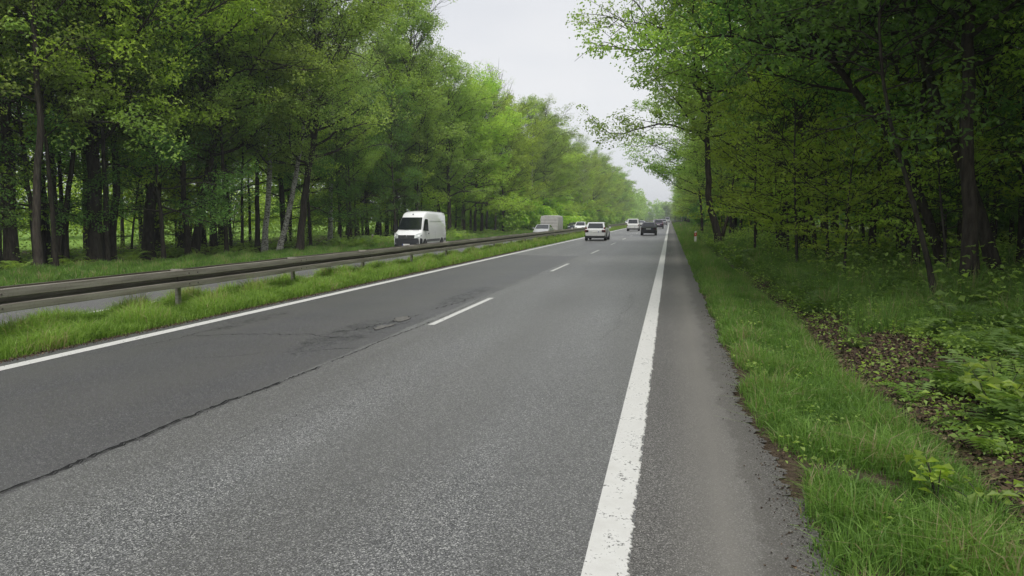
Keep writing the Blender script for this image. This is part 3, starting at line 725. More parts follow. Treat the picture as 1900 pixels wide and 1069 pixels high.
def grass(name, zones, mat, label, seed, cat='grass'):
    rng = np.random.default_rng(seed); B = Buf(); f = nz3(rng, 8, .25, 1.6)
    for (xf, y0, y1, dens, h0, h1, w0, lean) in zones:
        xa, xb = xf(0)[0], xf(0)[1]
        n = int((y1 - y0) * abs(xf((y0 + y1) / 2)[1] - xf((y0 + y1) / 2)[0]) * dens)
        y = rng.uniform(y0, y1, n); lim = np.array([xf(v) for v in np.linspace(y0, y1, 200)]); yy = np.linspace(y0, y1, 200)
        lo = np.interp(y, yy, lim[:, 0]); hi = np.interp(y, yy, lim[:, 1])
        x = lo + (hi - lo) * rng.uniform(0, 1, n)
        P = np.stack([x, y, 0 * x], 1); c = f(P)
        edge = np.minimum(x - lo, hi - x)
        keep = (c > -1.9 + .9 * (edge < .3)) & (rng.uniform(0, 1, n) < np.clip(edge / .12 + .15 + .2 * c, 0.04, 1))
        x, y, c, edge = x[keep], y[keep], c[keep], edge[keep]
        h = (h0 + (h1 - h0) * rng.beta(1.6, 2.2, len(x))) * np.clip(1 + .38 * c, .35, 2) * np.clip(.45 + edge / .35, .4, 1)
        V, Q = blades(rng, x, y, h, w0 * rng.uniform(.6, 1.4, len(x)), lean)
        B.add(V, Q, np.repeat(np.clip(.42 + .2 * c + rng.normal(0, .27, len(x)), 0, 1), 2))
    V, Q = B.get()
    return tag(link(name, np_mesh(name, V, Q, mat, attr=np.concatenate(B.A))), label, cat, kind='stuff')
def redge(y): return (.80 + .07 * sn(y, 5) + .22 * math.exp(-((y - 7.0) / .9) ** 2) * 0 + .14 * math.exp(-((y - 5.3) / .7) ** 2) + .08 * math.exp(-((y - 8.6) / .6) ** 2), 2.2 + .22 * sn(y * .4, 4) + .25 * min(1, y / 20))
def medge(y): return (-12.0 + .12 * sn(y * .5, 3), -9.32 + .10 * sn(y * .6, 9))
def ledge(y): return (-26.5, -20.55 + .1 * sn(y * .4, 3))
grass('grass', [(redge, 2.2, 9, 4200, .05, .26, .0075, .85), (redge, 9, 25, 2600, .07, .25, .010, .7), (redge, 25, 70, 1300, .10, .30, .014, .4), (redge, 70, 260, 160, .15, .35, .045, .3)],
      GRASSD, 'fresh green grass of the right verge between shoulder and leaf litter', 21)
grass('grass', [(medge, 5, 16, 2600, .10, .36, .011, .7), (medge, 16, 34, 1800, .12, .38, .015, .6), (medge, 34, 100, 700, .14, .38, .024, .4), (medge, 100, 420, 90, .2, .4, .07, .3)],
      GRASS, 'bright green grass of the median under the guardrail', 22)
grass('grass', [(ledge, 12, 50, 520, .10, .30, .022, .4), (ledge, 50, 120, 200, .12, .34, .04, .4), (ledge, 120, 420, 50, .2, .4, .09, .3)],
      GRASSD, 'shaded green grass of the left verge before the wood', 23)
def uedge(y): return (2.9 + .3 * sn(y * .5, 2), 7.5)
grass('tall_grass', [(uedge, 12, 30, 650, .15, .5, .009, .6), (uedge, 30, 70, 330, .18, .45, .02, .4), (lambda y: (2.1, 6.5), 70, 300, 60, .2, .5, .06, .3),
                     (lambda y: (7.5, 16), 14, 60, 110, .15, .4, .02, .5)], GRASSD, 'tall thin grass between the litter strip and the right wood', 24)
# a fern frond template: arching spine with pinnae
def fern_tpl(rng, n=13, L=.6):
    V = []; Q = []
    def add(p, d, s, l, w):
        b = len(V); V.extend([p, p + d * l * .45 + s * w * .5, p + d * l - np.array([0, 0, l * .12]), p + d * l * .45 - s * w * .5]); Q.append((b, b + 1, b + 2, b + 3))
    for k in range(n):
        t = (k + 1) / n; x = L * t; z = .34 * L * math.sin(PI * min(1, t * .8 + .05)) + .03
        l = .30 * L * math.sin(PI * min(1, .22 + .76 * t)) + .015
        for sg in (1, -1):
            d = np.array([.45, sg * .9, -.08 + rng.normal() * .08]); d /= np.linalg.norm(d)
            s = np.array([1, 0, 0.15]); add(np.array([x, 0, z]), d, s, l, L * .95 / n)
    V.append(np.array([0, -.004, 0])); V.append(np.array([0, .004, 0])); V.append(np.array([L * .5, .003, .36 * L])); V.append(np.array([L * .5, -.003, .36 * L]))
    Q.append((len(V) - 4, len(V) - 3, len(V) - 2, len(V) - 1))
    return np.array(V), np.array(Q)
def ferns(rng, spots, B, f0=4, f1=7):
    for x, y, s in spots:
        a0 = rng.uniform(0, 6.28); z = float(gz(x, y)); nf = rng.integers(f0, f1)
        ti = np.clip(rng.normal(.45, .25), 0, 1)
        for k in range(nf):
            TV, TQ = FT[rng.integers(0, len(FT))]
            a = a0 + k * 2 * PI / nf + rng.normal() * .3; e = rng.normal(.18, .22); sc_ = s * rng.uniform(.7, 1.2)
            ca, sa, ce, se = math.cos(a), math.sin(a), math.cos(e), math.sin(e)
            V = TV * sc_; X_ = V[:, 0] * ce - V[:, 2] * se; Z_ = V[:, 0] * se + V[:, 2] * ce
            B.add(np.stack([X_ * ca - V[:, 1] * sa + x, X_ * sa + V[:, 1] * ca + y, Z_ + z], 1), TQ, np.clip(ti + rng.normal(0, .15, len(TQ)), 0, 1))
rg = np.random.default_rng(31)
FT = [fern_tpl(rg, 12 + k % 3, .62) for k in range(5)]
def herb(rng, spots, B, leaf=(.025, .075), hh=.3, n0=10, n1=22):
    for x, y, s in spots:
        n = int(rng.integers(n0, n1)); z = float(gz(x, y))
        P = np.c_[rng.normal(size=(n, 2)) * .11 * s, rng.uniform(.03, hh, n) * s] + (x, y, z)
        nn = rng.normal(size=(n, 3)) * .38 + (0, 0, 1); nn /= np.linalg.norm(nn, axis=1)[:, None]
        V, Q = leaves_np(P, nn, rng.uniform(*leaf, n) * s, rng, aspect=.7)
        B.add(V, Q, np.clip(rng.normal(.45, .25, n) + rng.uniform(-.2, .2), 0, 1))
B = Buf(); sp = []
cl = nz3(rg, 5, 1.2, 4)
while len(sp) < 2300:
    x = rg.uniform(2.6, 9.5); y = 3.0 + 26 * rg.uniform() ** 1.3
    if cl(np.array([[x, y, 0]]))[0] + (x - 3.6) * .45 > .1: sp.append((x, y, rg.uniform(.35, .82)))
ferns(rg, sp, B)
sp = [(rg.uniform(2.6, 6), rg.uniform(28, 75), rg.uniform(.7, 1.3)) for _ in range(240)]; ferns(rg, sp, B, 3, 5)
V, Q = B.get(); tag(link('ferns', np_mesh('ferns', V, Q, FERN, attr=np.concatenate(B.A))), 'ferns and low fronds covering the floor of the right wood', 'ferns', kind='stuff')
B = Buf(); sp = []
for k in range(1700):
    x = rg.uniform(2.3, 8); y = 2.6 + 24 * rg.uniform() ** 1.3; sp.append((x, y, rg.uniform(.5, 1.25)))
herb(rg, sp, B)
sp = [(rg.uniform(1.0, 2.2), 2.5 + 14 * rg.uniform(), rg.uniform(.5, .9)) for _ in range(150)]; herb(rg, sp, B, hh=.18)
sp = [(rg.uniform(2.4, 8), rg.uniform(24, 110), rg.uniform(1.2, 2.6)) for _ in range(600)]; herb(rg, sp, B, hh=.4)
sp = [(rg.uniform(4.2, 13), rg.uniform(13, 55), rg.uniform(1.3, 2.8)) for _ in range(520)]; herb(rg, sp, B, hh=.4)
sp = [(rg.uniform(8, 24), rg.uniform(4, 60), rg.uniform(1.2, 2.6)) for _ in range(900)]; herb(rg, sp, B, hh=.4)
V, Q = B.get(); tag(link('low_herbs', np_mesh('low_herbs', V, Q, LEAF['oak'], attr=np.concatenate(B.A))), 'low leafy herbs growing out of the leaf litter on the right', 'herbs', kind='stuff')
B = Buf()
sp = [(rg.uniform(-31, -27), rg.uniform(22, 50), rg.uniform(.8, 1.5)) for _ in range(140)] + [(rg.uniform(-29, -24), rg.uniform(50, 120), rg.uniform(1.0, 1.9)) for _ in range(280)] + [(rg.uniform(-27, -23), rg.uniform(50, 82), rg.uniform(1.2, 2.0)) for _ in range(160)]; ferns(rg, sp, B, 3, 5)
sp = [(rg.uniform(-44, -28), rg.uniform(20, 130), rg.uniform(1.5, 3.6)) for _ in range(1300)]; herb(rg, sp, B, hh=.45)
V, Q = B.get(); tag(link('undergrowth', np_mesh('undergrowth', V, Q, LEAF['oak'], attr=np.concatenate(B.A))), 'ferns and leafy undergrowth along the foot of the left wood', 'undergrowth', kind='stuff')
# dead leaves
def litter_mat():
    m = Mat('dead_leaf'); at = m.n('ShaderNodeAttribute', attribute_name='tint')
    c = m.ramp((at, 2), [(0, (.022, .014, .009)), (.45, (.06, .036, .02)), (.8, (.13, .085, .05)), (1, (.26, .19, .13))]); m.bsdf(c, .8); return m.m
n = 60000; x = rg.normal(2.85, .7, n); y = 2.5 + 22 * rg.uniform(size=n) ** 1.5; k = (x > 1.75) & (x < 7); x, y = x[k], y[k]
nn = rg.normal(size=(len(x), 3)) * .35 + (0, 0, 1); nn /= np.linalg.norm(nn, axis=1)[:, None]
V, Q = leaves_np(np.stack([x, y, gz(x, y) + .012 + rg.uniform(0, .03, len(x))], 1), nn, rg.uniform(.02, .085, len(x)), rg, aspect=.6, fold=.3)
tag(link('leaf_litter', np_mesh('leaf_litter', V, Q, litter_mat(), attr=rg.beta(1.6, 2.2, len(x)))), 'brown dead leaves lying in the shallow ditch on the right', 'leaf litter', kind='stuff')
# dry bits and pebbles on the dirt edge of the shoulder
n = 2600; x = rg.normal(.86, .1, n); y = 2.5 + 12 * rg.uniform(size=n) ** 1.3
nn = rg.normal(size=(n, 3)) * .5 + (0, 0, 1); nn /= np.linalg.norm(nn, axis=1)[:, None]
V, Q = leaves_np(np.stack([x, y, np.maximum(gz(x, y), .0) + .006], 1), nn, rg.uniform(.006, .022, n), rg, aspect=.7, fold=.3)
tag(link('edge_debris', np_mesh('edge_debris', V, Q, litter_mat(), attr=rg.beta(1.2, 2.6, n))), 'crumbs of soil and dry stalks along the broken shoulder edge', 'debris', kind='stuff')
n = 9000; x = -9.24 + rg.normal(0, .07, n); y = 5 + 40 * rg.uniform(size=n)
nn = rg.normal(size=(n, 3)) * .5 + (0, 0, 1); nn /= np.linalg.norm(nn, axis=1)[:, None]
V, Q = leaves_np(np.stack([x, y, gz(x, y) + .008], 1), nn, rg.uniform(.015, .05, n), rg, aspect=.5, fold=.3)
tag(link('edge_debris', np_mesh('edge_debris', V, Q, litter_mat(), attr=rg.beta(1.6, 2.2, n))), 'dry brown stalks and soil along the median edge of the left lane', 'debris', kind='stuff')

# single plants near the camera
def plant(name, label, cat, x, y, h, n, leaf, kind, seed, spread=.25):
    rng = np.random.default_rng(seed); z = float(gz(x, y)); t = empty(name, (x, y, z), label=label, cat=cat)
    W = Buf(); P_ = []; N_ = []
    for s in range(6):
        a = rng.uniform(0, 6.28); tip = np.array([math.cos(a) * spread * rng.uniform(.5, 1.4), math.sin(a) * spread * rng.uniform(.5, 1.4), h * rng.uniform(.7, 1.05)])
        q = np.linspace(0, 1, 7)[:, None]; S = tip * q * (1, 1, 1) + np.array([0, 0, .12 * h]) * np.sin(q * PI)
        W.tube(S, np.linspace(.006, .002, 7), 4)
        for _ in range(n // 6):
            f = rng.uniform(.35, 1); P_.append(tip * f + np.array([0, 0, .12 * h]) * math.sin(f * PI) + rng.normal(size=3) * (.06, .06, .03)); v = rng.normal(size=3) * .35 + (0, 0, 1); N_.append(v / np.linalg.norm(v))
    link('stem', np_mesh('stem', *W.get(), BARKG), t)
    V, Q = leaves_np(np.array(P_), np.array(N_), rng.uniform(.6, 1.25, len(P_)) * leaf, rng, aspect=.6)
    link('foliage', np_mesh('foliage', V, Q, LEAF[kind], attr=rng.uniform(0, 1, len(P_))), t); return t
gp = ground(1850, 790); plant('shrub', 'broad leaved shrub standing in the leaf litter at the right edge of the photo', 'shrub', gp[0], gp[1], .55, 60, .15, 'oak', 5, .35)
gp = ground(1738, 935); plant('seedling', 'yellowish green seedling with broad leaves in the grass near the lower right corner', 'plant', gp[0], gp[1], .28, 30, .10, 'maple', 6, .10)
gp = ground(1840, 960); plant('seedling', 'low leafy seedling beside the lower right corner of the photo', 'plant', gp[0], gp[1], .22, 30, .09, 'oak', 8, .2)
for lab, u, v, s in (('bright fern clump growing alone in the brown leaf litter', 1690, 752, .55), ('darker fern clump under the broad leaved shrub at the right edge', 1840, 850, .6)):
    gp = ground(u, v); Bf = Buf(); ferns(rg, [(gp[0], gp[1], s)], Bf, 8, 11); V, Q = Bf.get(); o = np.array([gp[0], gp[1], gp[2]])
    t = tag(link('fern', np_mesh('fern', V - o, Q, FERN, attr=np.concatenate(Bf.A)), None, gp[:3]), lab, 'fern')

# ------------------------------------------------------------------ guardrail
def galv():
    m = Mat('galvanised_steel'); p = m.pos()
    st = m.n('ShaderNodeMapping', {'Vector': p, 'Scale': (1, .25, 4)})
    a = m.noise(st, 3, 5, .6); b = m.noise(p, 20, 3, .6)
    c = m.mix(m.ramp((a, 0), [(.35, 0), (.7, 1)]), (.42, .39, .34), (.23, .21, .18)); c = m.mix(m.ramp((b, 0), [(.55, 0), (.8, .5)]), c, (.14, .11, .085))
    m.bsdf(c, .55, Metallic=.25, **{'Specular IOR Level': .5}); return m.m
GALV = galv(); DARKM = simple('dirty_steel', (.10, .09, .08), .7, .3, var=.3)
RX = -10.70
prof = [(-.05, .692), (-.008, .692), (0, .682), (.002, .61), (0, .552), (-.006, .544), (-.155, .530), (-.165, .51), (-.165, .46), (-.155, .444), (-.006, .432), (0, .426), (.002, .37), (0, .308), (-.010, .298), (-.05, .298)]
def beam(x0, sg, name, label=None):
    ys = list(np.arange(-7.3, 60, 1.2)) + list(np.arange(60, 900, 12)); n = len(prof); th = .004
    ring = [(x0 + sg * a, b) for a, b in prof] + [(x0 + sg * (a - th * (1 if 0 < i < n - 1 else 1)), b) for i, (a, b) in reversed(list(enumerate(prof)))]
    V = []; Q = []; m = len(ring)
    for y in ys:
        dz = .006 * math.sin(y * .7) + .004 * math.sin(y * 2.1)
        for a, b in ring: V.append((a + .008 * math.sin(y * .33), y, b + dz))
    for r in range(len(ys) - 1):
        for k in range(m): b = r * m + k; c = r * m + (k + 1) % m; Q.append((b, c, c + m, b + m))
    return np.array(V), np.array(Q)
rail = empty('guardrail', (RX - .18, 0, float(gz(RX - .18, 0))), label='long double sided steel guardrail standing in the grassy median', cat='guardrail')
def child(name, V, Q, m, par):
    o = link(name, np_mesh(name, V, Q, m), par); o.matrix_parent_inverse = Matrix.Translation(-par.location); return o
V, Q = beam(RX, 1, 'beam'); child('beam', V, Q, GALV, rail)
V, Q = beam(RX - .40, -1, 'beam'); child('beam', V, Q, GALV, rail)
def boxes(lst):
    B = Buf()
    for x0, x1, y0, y1, z0, z1 in lst:
        V = np.array([(x, y, z) for z in (z0, z1) for y in (y0, y1) for x in (x0, x1)], float)
        B.add(V, np.array([(0, 2, 3, 1), (4, 5, 7, 6), (0, 1, 5, 4), (2, 6, 7, 3), (0, 4, 6, 2), (1, 3, 7, 5)]))
    return B.get()
def yat(u, X): d = ray(u, 540); return X * d[1] / d[0]
ys0 = [yat(u, RX - .2) for u in (331, 545, 675, 765, 829)]
sp_ = (ys0[-1] - ys0[0]) / 4
py = [ys0[0] - sp_ * k for k in (2, 1)] + ys0 + [ys0[-1] + sp_ * (k + 1) for k in range(60)]
for k, y in enumerate(py):
    g = float(gz(RX, y)) - .3; x = RX - .215
    # C shaped post: web and two flanges
    V, Q = boxes([(x - .04, x + .04, y - .050, y - .044, g, .62), (x - .045, x - .039, y - .044, y + .05, g, .62), (x + .039, x + .045, y - .044, y + .05, g, .62)])
    child('post', V, Q, GALV, rail)
    if k < 26:
        V, Q = boxes([(RX - .36, RX - .045, y - .03, y + .03, .66, .705), (RX - .255, RX - .14, y - .06, y + .06, .40, .60)]); child('spacer', V, Q, GALV, rail)
# bolts and lap joints of the road side beam
for y in py[:10]:
    for z0, z1, z in ((.556, .678, .61), (.314, .422, .37)):
        V, Q = boxes([(RX + .0025, RX + .0065, y + .0, y + .56, z0, z1)]); jp = child('joint_plate', V, Q, GALV, rail)
        for dy in (.12, .42):
            a = np.arange(8) * PI / 4; Vb = np.concatenate([np.c_[np.full(8, RX + .006), y + dy + .018 * np.cos(a), z + .018 * np.sin(a)], np.c_[np.full(8, RX + .018), y + dy + .014 * np.cos(a), z + .014 * np.sin(a)]])
            b = link('bolt', np_mesh('bolt', Vb, np.array([(i, (i + 1) % 8, 8 + (i + 1) % 8, 8 + i) for i in range(8)] + [(8, 9, 10, 11), (8, 11, 12, 15), (12, 13, 14, 15)]), DARKM), jp)

# ------------------------------------------------------------------ verge posts
def bevel_mesh(name, build, mat, parent=None, bev=.01, seg=2, smooth=True, **k):
    bm = bmesh.new(); build(bm); me = bpy.data.meshes.new(name); 
    if bev: bmesh.ops.bevel(bm, geom=[e for e in bm.edges if e.calc_face_angle(0) > .5], offset=bev, segments=seg, affect='EDGES', clamp_overlap=True)
    bmesh.ops.recalc_face_normals(bm, faces=bm.faces)
    bm.to_mesh(me); bm.free()
    for m_ in (mat if isinstance(mat, (list, tuple)) else [mat]): me.materials.append(m_)
    if smooth:
        for p in me.polygons: p.use_smooth = True
        try: me.set_sharp_from_angle(angle=math.radians(35))
        except Exception: pass
    return link(name, me, parent)
def bbox_(bm, x0, x1, y0, y1, z0, z1):
    vs = [bm.verts.new((x, y, z)) for z in (z0, z1) for y in (y0, y1) for x in (x0, x1)]
    for q in ((0, 2, 3, 1), (4, 5, 7, 6), (0, 1, 5, 4), (2, 6, 7, 3), (0, 4, 6, 2), (1, 3, 7, 5)): bm.faces.new([vs[i] for i in q])
    return vs
WHP = simple('post_white', (.70, .69, .66), .5, var=.12); REDP = simple('post_red', (.62, .05, .02), .45); OLDP = simple('post_weathered', (.42, .33, .27), .8, var=.35, scale=12)
REFW = simple('reflector', (.75, .75, .78), .2)
def vpost(loc, h, label, body, band, tilt=0, group=None):
    t = empty('verge_post', loc, label=label, cat='verge post', group=group); t.rotation_euler = (0, tilt, 0)
    def shaft(bm):
        # tapered triangular-ish shaft with sloping top
        pr = [(-.085, -.045), (.085, -.045), (.045, .03), (0, .055), (-.045, .03)]
        lo = [bm.verts.new((a, b, -.1)) for a, b in pr]; hi = [bm.verts.new((a * .92, b * .92, h - (.03 if a < 0 else 0))) for a, b in pr]
        n = len(pr)
        for i in range(n): bm.faces.new((lo[i], lo[(i + 1) % n], hi[(i + 1) % n], hi[i]))
        bm.faces.new(hi)
    bevel_mesh('shaft', shaft, body, t, .006)
    if band:
        def bd(bm):
            vs = bbox_(bm, -.089, .089, -.050, .058, h - .42, h - .16)
            for v in vs: v.co.z += .05 if v.co.x > 0 else 0
        bevel_mesh('band', bd, band, t, .003)
        bevel_mesh('reflector', lambda bm: bbox_(bm, -.02, .02, -.056, -.0505, h - .30, h - .19), REFW, t, .001)
    else: bevel_mesh('cap', lambda bm: bbox_(bm, -.07, .07, -.055, .06, h - .08, h + .02), WHP, t, .02)
g_ = ground(1290, 453.5); vpost(g_[:3], 1.0, 'white plastic verge post with a red band on the right grass', WHP, REDP)
g_ = ground(691, 454); vpost(g_[:3], .85, 'weathered pale verge post in the ferns left of the white van', OLDP, None, .05)
for u, v, l in ((1262, 422, 'distant white verge post with red band near the end of the right verge'),):
    g_ = ground(u, v); vpost(g_[:3], .85, l, WHP, REDP)
# mast beside the far road end
g_ = (2.3, 330, 0); t = empty('street_mast', g_, label='slender dark mast rising far away beside the end of the road', cat='mast')
link('pole', np_mesh('pole', *tube_np([(0, 0, 0), (0, 0, 4), (0, 0, 9)], [.16, .13, .09], 8), simple('mast_grey', (.12, .13, .14), .5, .5)), t)
link('arm', np_mesh('arm', *tube_np([(0, 0, 8.8), (-.8, 0, 9.3), (-2.0, 0, 9.4)], [.07, .06, .05], 6), simple('mast_grey2', (.12, .13, .14), .5, .5)), t)
bevel_mesh('lamp_head', lambda bm: bbox_(bm, -2.7, -1.9, -.12, .12, 9.32, 9.45), simple('lamp_head', (.25, .26, .27), .4), t, .03)

# ------------------------------------------------------------------ vehicles (front is +Y)
GLASS = simple('car_glass', (.012, .016, .018), .06, 0, 0, spec=.8)
TYRE = simple('tyre', (.02, .02, .02), .85); RIM = simple('rim', (.38, .38, .4), .35, .8); BLACKP = simple('black_plastic', (.02, .021, .023), .55)
TAIL = simple('tail_lamp', (.15, .018, .022), .25, coat=.5); LAMP = simple('headlamp', (.75, .78, .8), .15, .3, coat=.6); PLATE = simple('number_plate', (.72, .72, .7), .5); PBLUE = simple('plate_band', (.02, .05, .3), .5)
CHROME = simple('chrome', (.7, .7, .72), .15, 1.0)
def paint(name, c, metal=0.0): return simple(name, c, .32, metal, coat=.8)
P_WHITE = paint('paint_white', (.85, .86, .87)); P_SILV = paint('paint_silver', (.46, .47, .48), .35); P_BLACK = paint('paint_black', (.012, .012, .016)); P_PURP = paint('paint_plum', (.07, .05, .08), .3)
P_BLUE = paint('paint_dark_blue', (.02, .025, .05), .3); P_CREAM = paint('paint_pale', (.60, .61, .61)); P_GREY = paint('paint_grey', (.28, .29, .31), .3)
def loft(bm, sts, cap=True):
    """sts: list of (y, half profile [(x,z)...] from bottom centre to top centre)"""
    rings = []
    for y, hp in sts:
        full = [(x, z) for x, z in hp] + [(-x, z) for x, z in reversed(hp) if x > 1e-6]
        rings.append([bm.verts.new((x, y, z)) for x, z in full])
    n = len(rings[0])
    for a, b in zip(rings[:-1], rings[1:]):
        for i in range(n): bm.faces.new((a[i], a[(i + 1) % n], b[(i + 1) % n], b[i]))
    if cap: bm.faces.new(rings[0]); bm.faces.new(rings[-1])
def loft_obj(name, sts, mat, parent, bev=.03, seg=2, sub=0):
    o = bevel_mesh(name, lambda bm: loft(bm, sts), mat, parent, bev, seg)
    return o
def lerp(a, b, t): return tuple(x + (y - x) * t for x, y in zip(a, b))
def panel(name, quad, ins, off, mat, parent, th=.012):
    """window panel: quad corners a(bottom left) b(bottom right) c(top right) d(top left), inset (l,r,b,t), pushed out by off"""
    a, b, c, d = [Vector(q) for q in quad]; l, r, bo, tp = ins
    def P(u, v): return (a.lerp(b, u)).lerp(d.lerp(c, u), v)
    n = (b - a).cross(d - a).normalized()
    q = [P(l, bo), P(1 - r, bo), P(1 - r, 1 - tp), P(l, 1 - tp)]
    def bld(bm):
        f = [bm.verts.new(p + n * off) for p in q]; k = [bm.verts.new(p - n * th) for p in q]
        bm.faces.new(f); bm.faces.new(k[::-1])
        for i in range(4): bm.faces.new((f[i], k[i], k[(i + 1) % 4], f[(i + 1) % 4]))
    return bevel_mesh(name, bld, mat, parent, .004, 1)
def wheel(parent, x, y, r, w=.22, rimm=None):
    s = 1 if x > 0 else -1; N = 24
    def ring(prof, mat, name, par):
        V = []; Q = []
        for a in range(N):
            ca, sa = math.cos(a * 2 * PI / N), math.sin(a * 2 * PI / N)
            for xx, rr in prof: V.append((s * xx, rr * ca, rr * sa))
        m = len(prof)
        for a in range(N):
            b = (a + 1) % N
            for k in range(m - 1): Q.append((a * m + k, a * m + k + 1, b * m + k + 1, b * m + k))
        o = link(name, np_mesh(name, np.array(V), np.array(Q), mat, smooth=True), par); return o
    t = ring([(-w, r * .6), (-w, r * .93), (-w + .03, r), (-.03, r), (0, r * .94), (0, r * .66)], TYRE, 'wheel', parent); t.location = (x, y, r)
    ring([(-.005, r * .67), (.004, r * .64), (-.03, r * .55), (-.04, r * .22), (.0, r * .18), (0, .001)], rimm or RIM, 'rim', t)
    return t
def disc_x(name, x, y, z, r, mat, parent, th=.01):
    N = 20; s = 1 if x > 0 else -1
    a = np.arange(N) * 2 * PI / N; V = np.concatenate([np.c_[np.full(N, x), y + r * np.cos(a), np.maximum(.18, z + r * np.sin(a))], np.c_[np.full(N, x - s * th), y + r * np.cos(a), np.maximum(.18, z + r * np.sin(a))]])
    Q = [(i, (i + 1) % N, N + (i + 1) % N, N + i) for i in range(N)]
    bm_V = np.concatenate([V, [[x, y, z]]]); Q += [(2 * N, i, (i + 1) % N, (i + 1) % N) for i in range(N)]
    me = bpy.data.meshes.new(name); me.from_pydata([tuple(v) for v in bm_V], [], [tuple(q[:3]) if q[2] == q[3] else q for q in Q]); me.materials.append(mat)
    return link(name, me, parent)
def plate(parent, y, z, front, w=.52):
    s = 1 if front else -1
    o = bevel_mesh('number_plate', lambda bm: bbox_(bm, -w / 2, w / 2, min(y, y + s * .02), max(y, y + s * .02), z - .057, z + .057), PLATE, parent, .003, 1)
    bevel_mesh('plate_band', lambda bm: bbox_(bm, -s * w / 2 - .0 if s < 0 else w / 2 - .05, -s * w / 2 + .05 if s < 0 else w / 2, min(y + s * .019, y + s * .023), max(y + s * .019, y + s * .023), z - .054, z + .054), PBLUE, o, 0)
def car(name, label, cat, loc, rz, Lc=4.4, W=1.8, Hc=1.48, hood=.98, belt=.95, paint_=None, kind='hatch', scale=1, rails=False, group=None, wr=.33):
    t = empty(name, loc, rz, label=label, cat=cat, group=group); t.scale = (scale,) * 3
    w = W / 2; F = Lc / 2; R = -Lc / 2; gb = .22
    def hp(zt, wb=1, wt=.95, zb=gb):
        return [(0, zb), (w * .86 * wb, zb), (w * .97 * wb, zb + .12), (w * wb, zb + .36), (w * .985 * wb, zt - .14), (w * wt * wb, zt - .02), (w * .6 * wb, zt), (0, zt + .012)]
    van = kind in ('mpv',)
    ws_y = F - (.95 if not van else .75)                        # windscreen foot
    sts = [(R, hp(belt - .12, .90, .93, .38)), (R + .10, hp(belt, .965, .95, .30)), (R + .45, hp(belt, 1)), (-.2, hp(belt - .01, 1)), (ws_y, hp(hood, 1, .93)), (F - .5, hp(hood - .09, .985, .9)), (F - .14, hp(hood - .20, .93, .86)), (F, hp(hood - .34, .82, .82, .26))]
    body = loft_obj('body', sts, paint_, t, .025, 2)
    # cabin: lower and upper rectangles
    rf = {'hatch': .62, 'suv': .58, 'estate': .50, 'sedan': 1.15, 'mpv': .28}[kind]
    wf = {'hatch': .80, 'suv': .78, 'estate': .85, 'sedan': .9, 'mpv': .85}[kind]
    y0, y1 = (R + .12 if kind != 'sedan' else R + .75), ws_y + .05; wt = w * (.76 if not van else .86); wb = w * .93
    zb = belt - .03; zt = Hc
    lo = [(-wb, y0, zb), (wb, y0, zb), (wb, y1, hood - .02), (-wb, y1, hood - .02)]
    r0 = y0 + rf; r1 = y1 - wf
    hi = [(-wt, r0, zt - .04), (wt, r0, zt - .04), (wt, r1, zt - .03), (-wt, r1, zt - .03)]
    def cab(bm):
        a = [bm.verts.new(p) for p in lo]; b = [bm.verts.new(p) for p in hi]
        m1 = bm.verts.new((0, r0 + .02, zt)); 
        for i in range(4): bm.faces.new((a[i], a[(i + 1) % 4], b[(i + 1) % 4], b[i]))
        bm.verts.remove(m1)
        c_ = [bm.verts.new((x * .72, y + (.18 if y < 0 else -.18), zt)) for x, y, z in hi]
        for i in range(4): bm.faces.new((b[i], b[(i + 1) % 4], c_[(i + 1) % 4], c_[i]))
        bm.faces.new(c_)
    bevel_mesh('roof', cab, paint_, t, .03, 2)
    rear = [lo[0], lo[1], hi[1], hi[0]]; front = [lo[2], lo[3], hi[3], hi[2]]; right = [lo[1], lo[2], hi[2], hi[1]]; left = [lo[3], lo[0], hi[0], hi[3]]
    panel('rear_window', rear, (.09, .09, .14, .10), .005, GLASS, t)
    panel('windscreen', front, (.05, .05, .05, .05), .005, GLASS, t)
    for q, fw in ((right, 0), (left, 1)):
        a, b, c, d = q; n = 3 if kind in ('estate', 'suv', 'mpv') else 2
        for k in range(n):
            A = lerp(a, b, k / n); Bq = lerp(a, b, (k + 1) / n); Cq = lerp(d, c, (k + 1) / n); D = lerp(d, c, k / n)
            panel('side_window', [A, Bq, Cq, D], (.06 + (.10 if (k == 0 and not fw) or (k == 0 and fw) else 0), .05, .10, .12), .005, GLASS, t)
    for x in (-1, 1):
        for yy in (F - .80, R + .78):
            disc_x('wheel_arch', x * (w + .002), yy, wr, wr + .075, BLACKP, t, .2); wheel(t, x * (w + .006), yy, wr)
        bevel_mesh('mirror', lambda bm: bbox_(bm, min(x * (w - .02), x * (w + .17)), max(x * (w - .02), x * (w + .17)), ws_y - .30, ws_y - .18, hood, hood + .14), paint_, t, .03)
        # lamps
        zl = hood - .30
        vs = bevel_mesh('headlight', lambda bm: bbox_(bm, min(x * w * .42, x * w * .84), max(x * w * .42, x * w * .84), F - .24, F + .005, zl - .06, zl + .085), LAMP, t, .02)
        tl = (.22 if kind in ('suv', 'estate', 'mpv') else .16)
        bevel_mesh('tail_light', lambda bm: bbox_(bm, min(x * w * (.62 if kind != 'mpv' else .84), x * w * .955), max(x * w * (.62 if kind != 'mpv' else .84), x * w * .955), R + .0, R + .2, belt - .30, belt - .30 + tl), TAIL, t, .02)
        if kind in ('suv', 'estate'): bevel_mesh('tail_light', lambda bm: bbox_(bm, min(x * wb * .84, x * wb * .99), max(x * wb * .84, x * wb * .99), R + .10, R + .22, belt - .1, belt + .16), TAIL, t, .02)
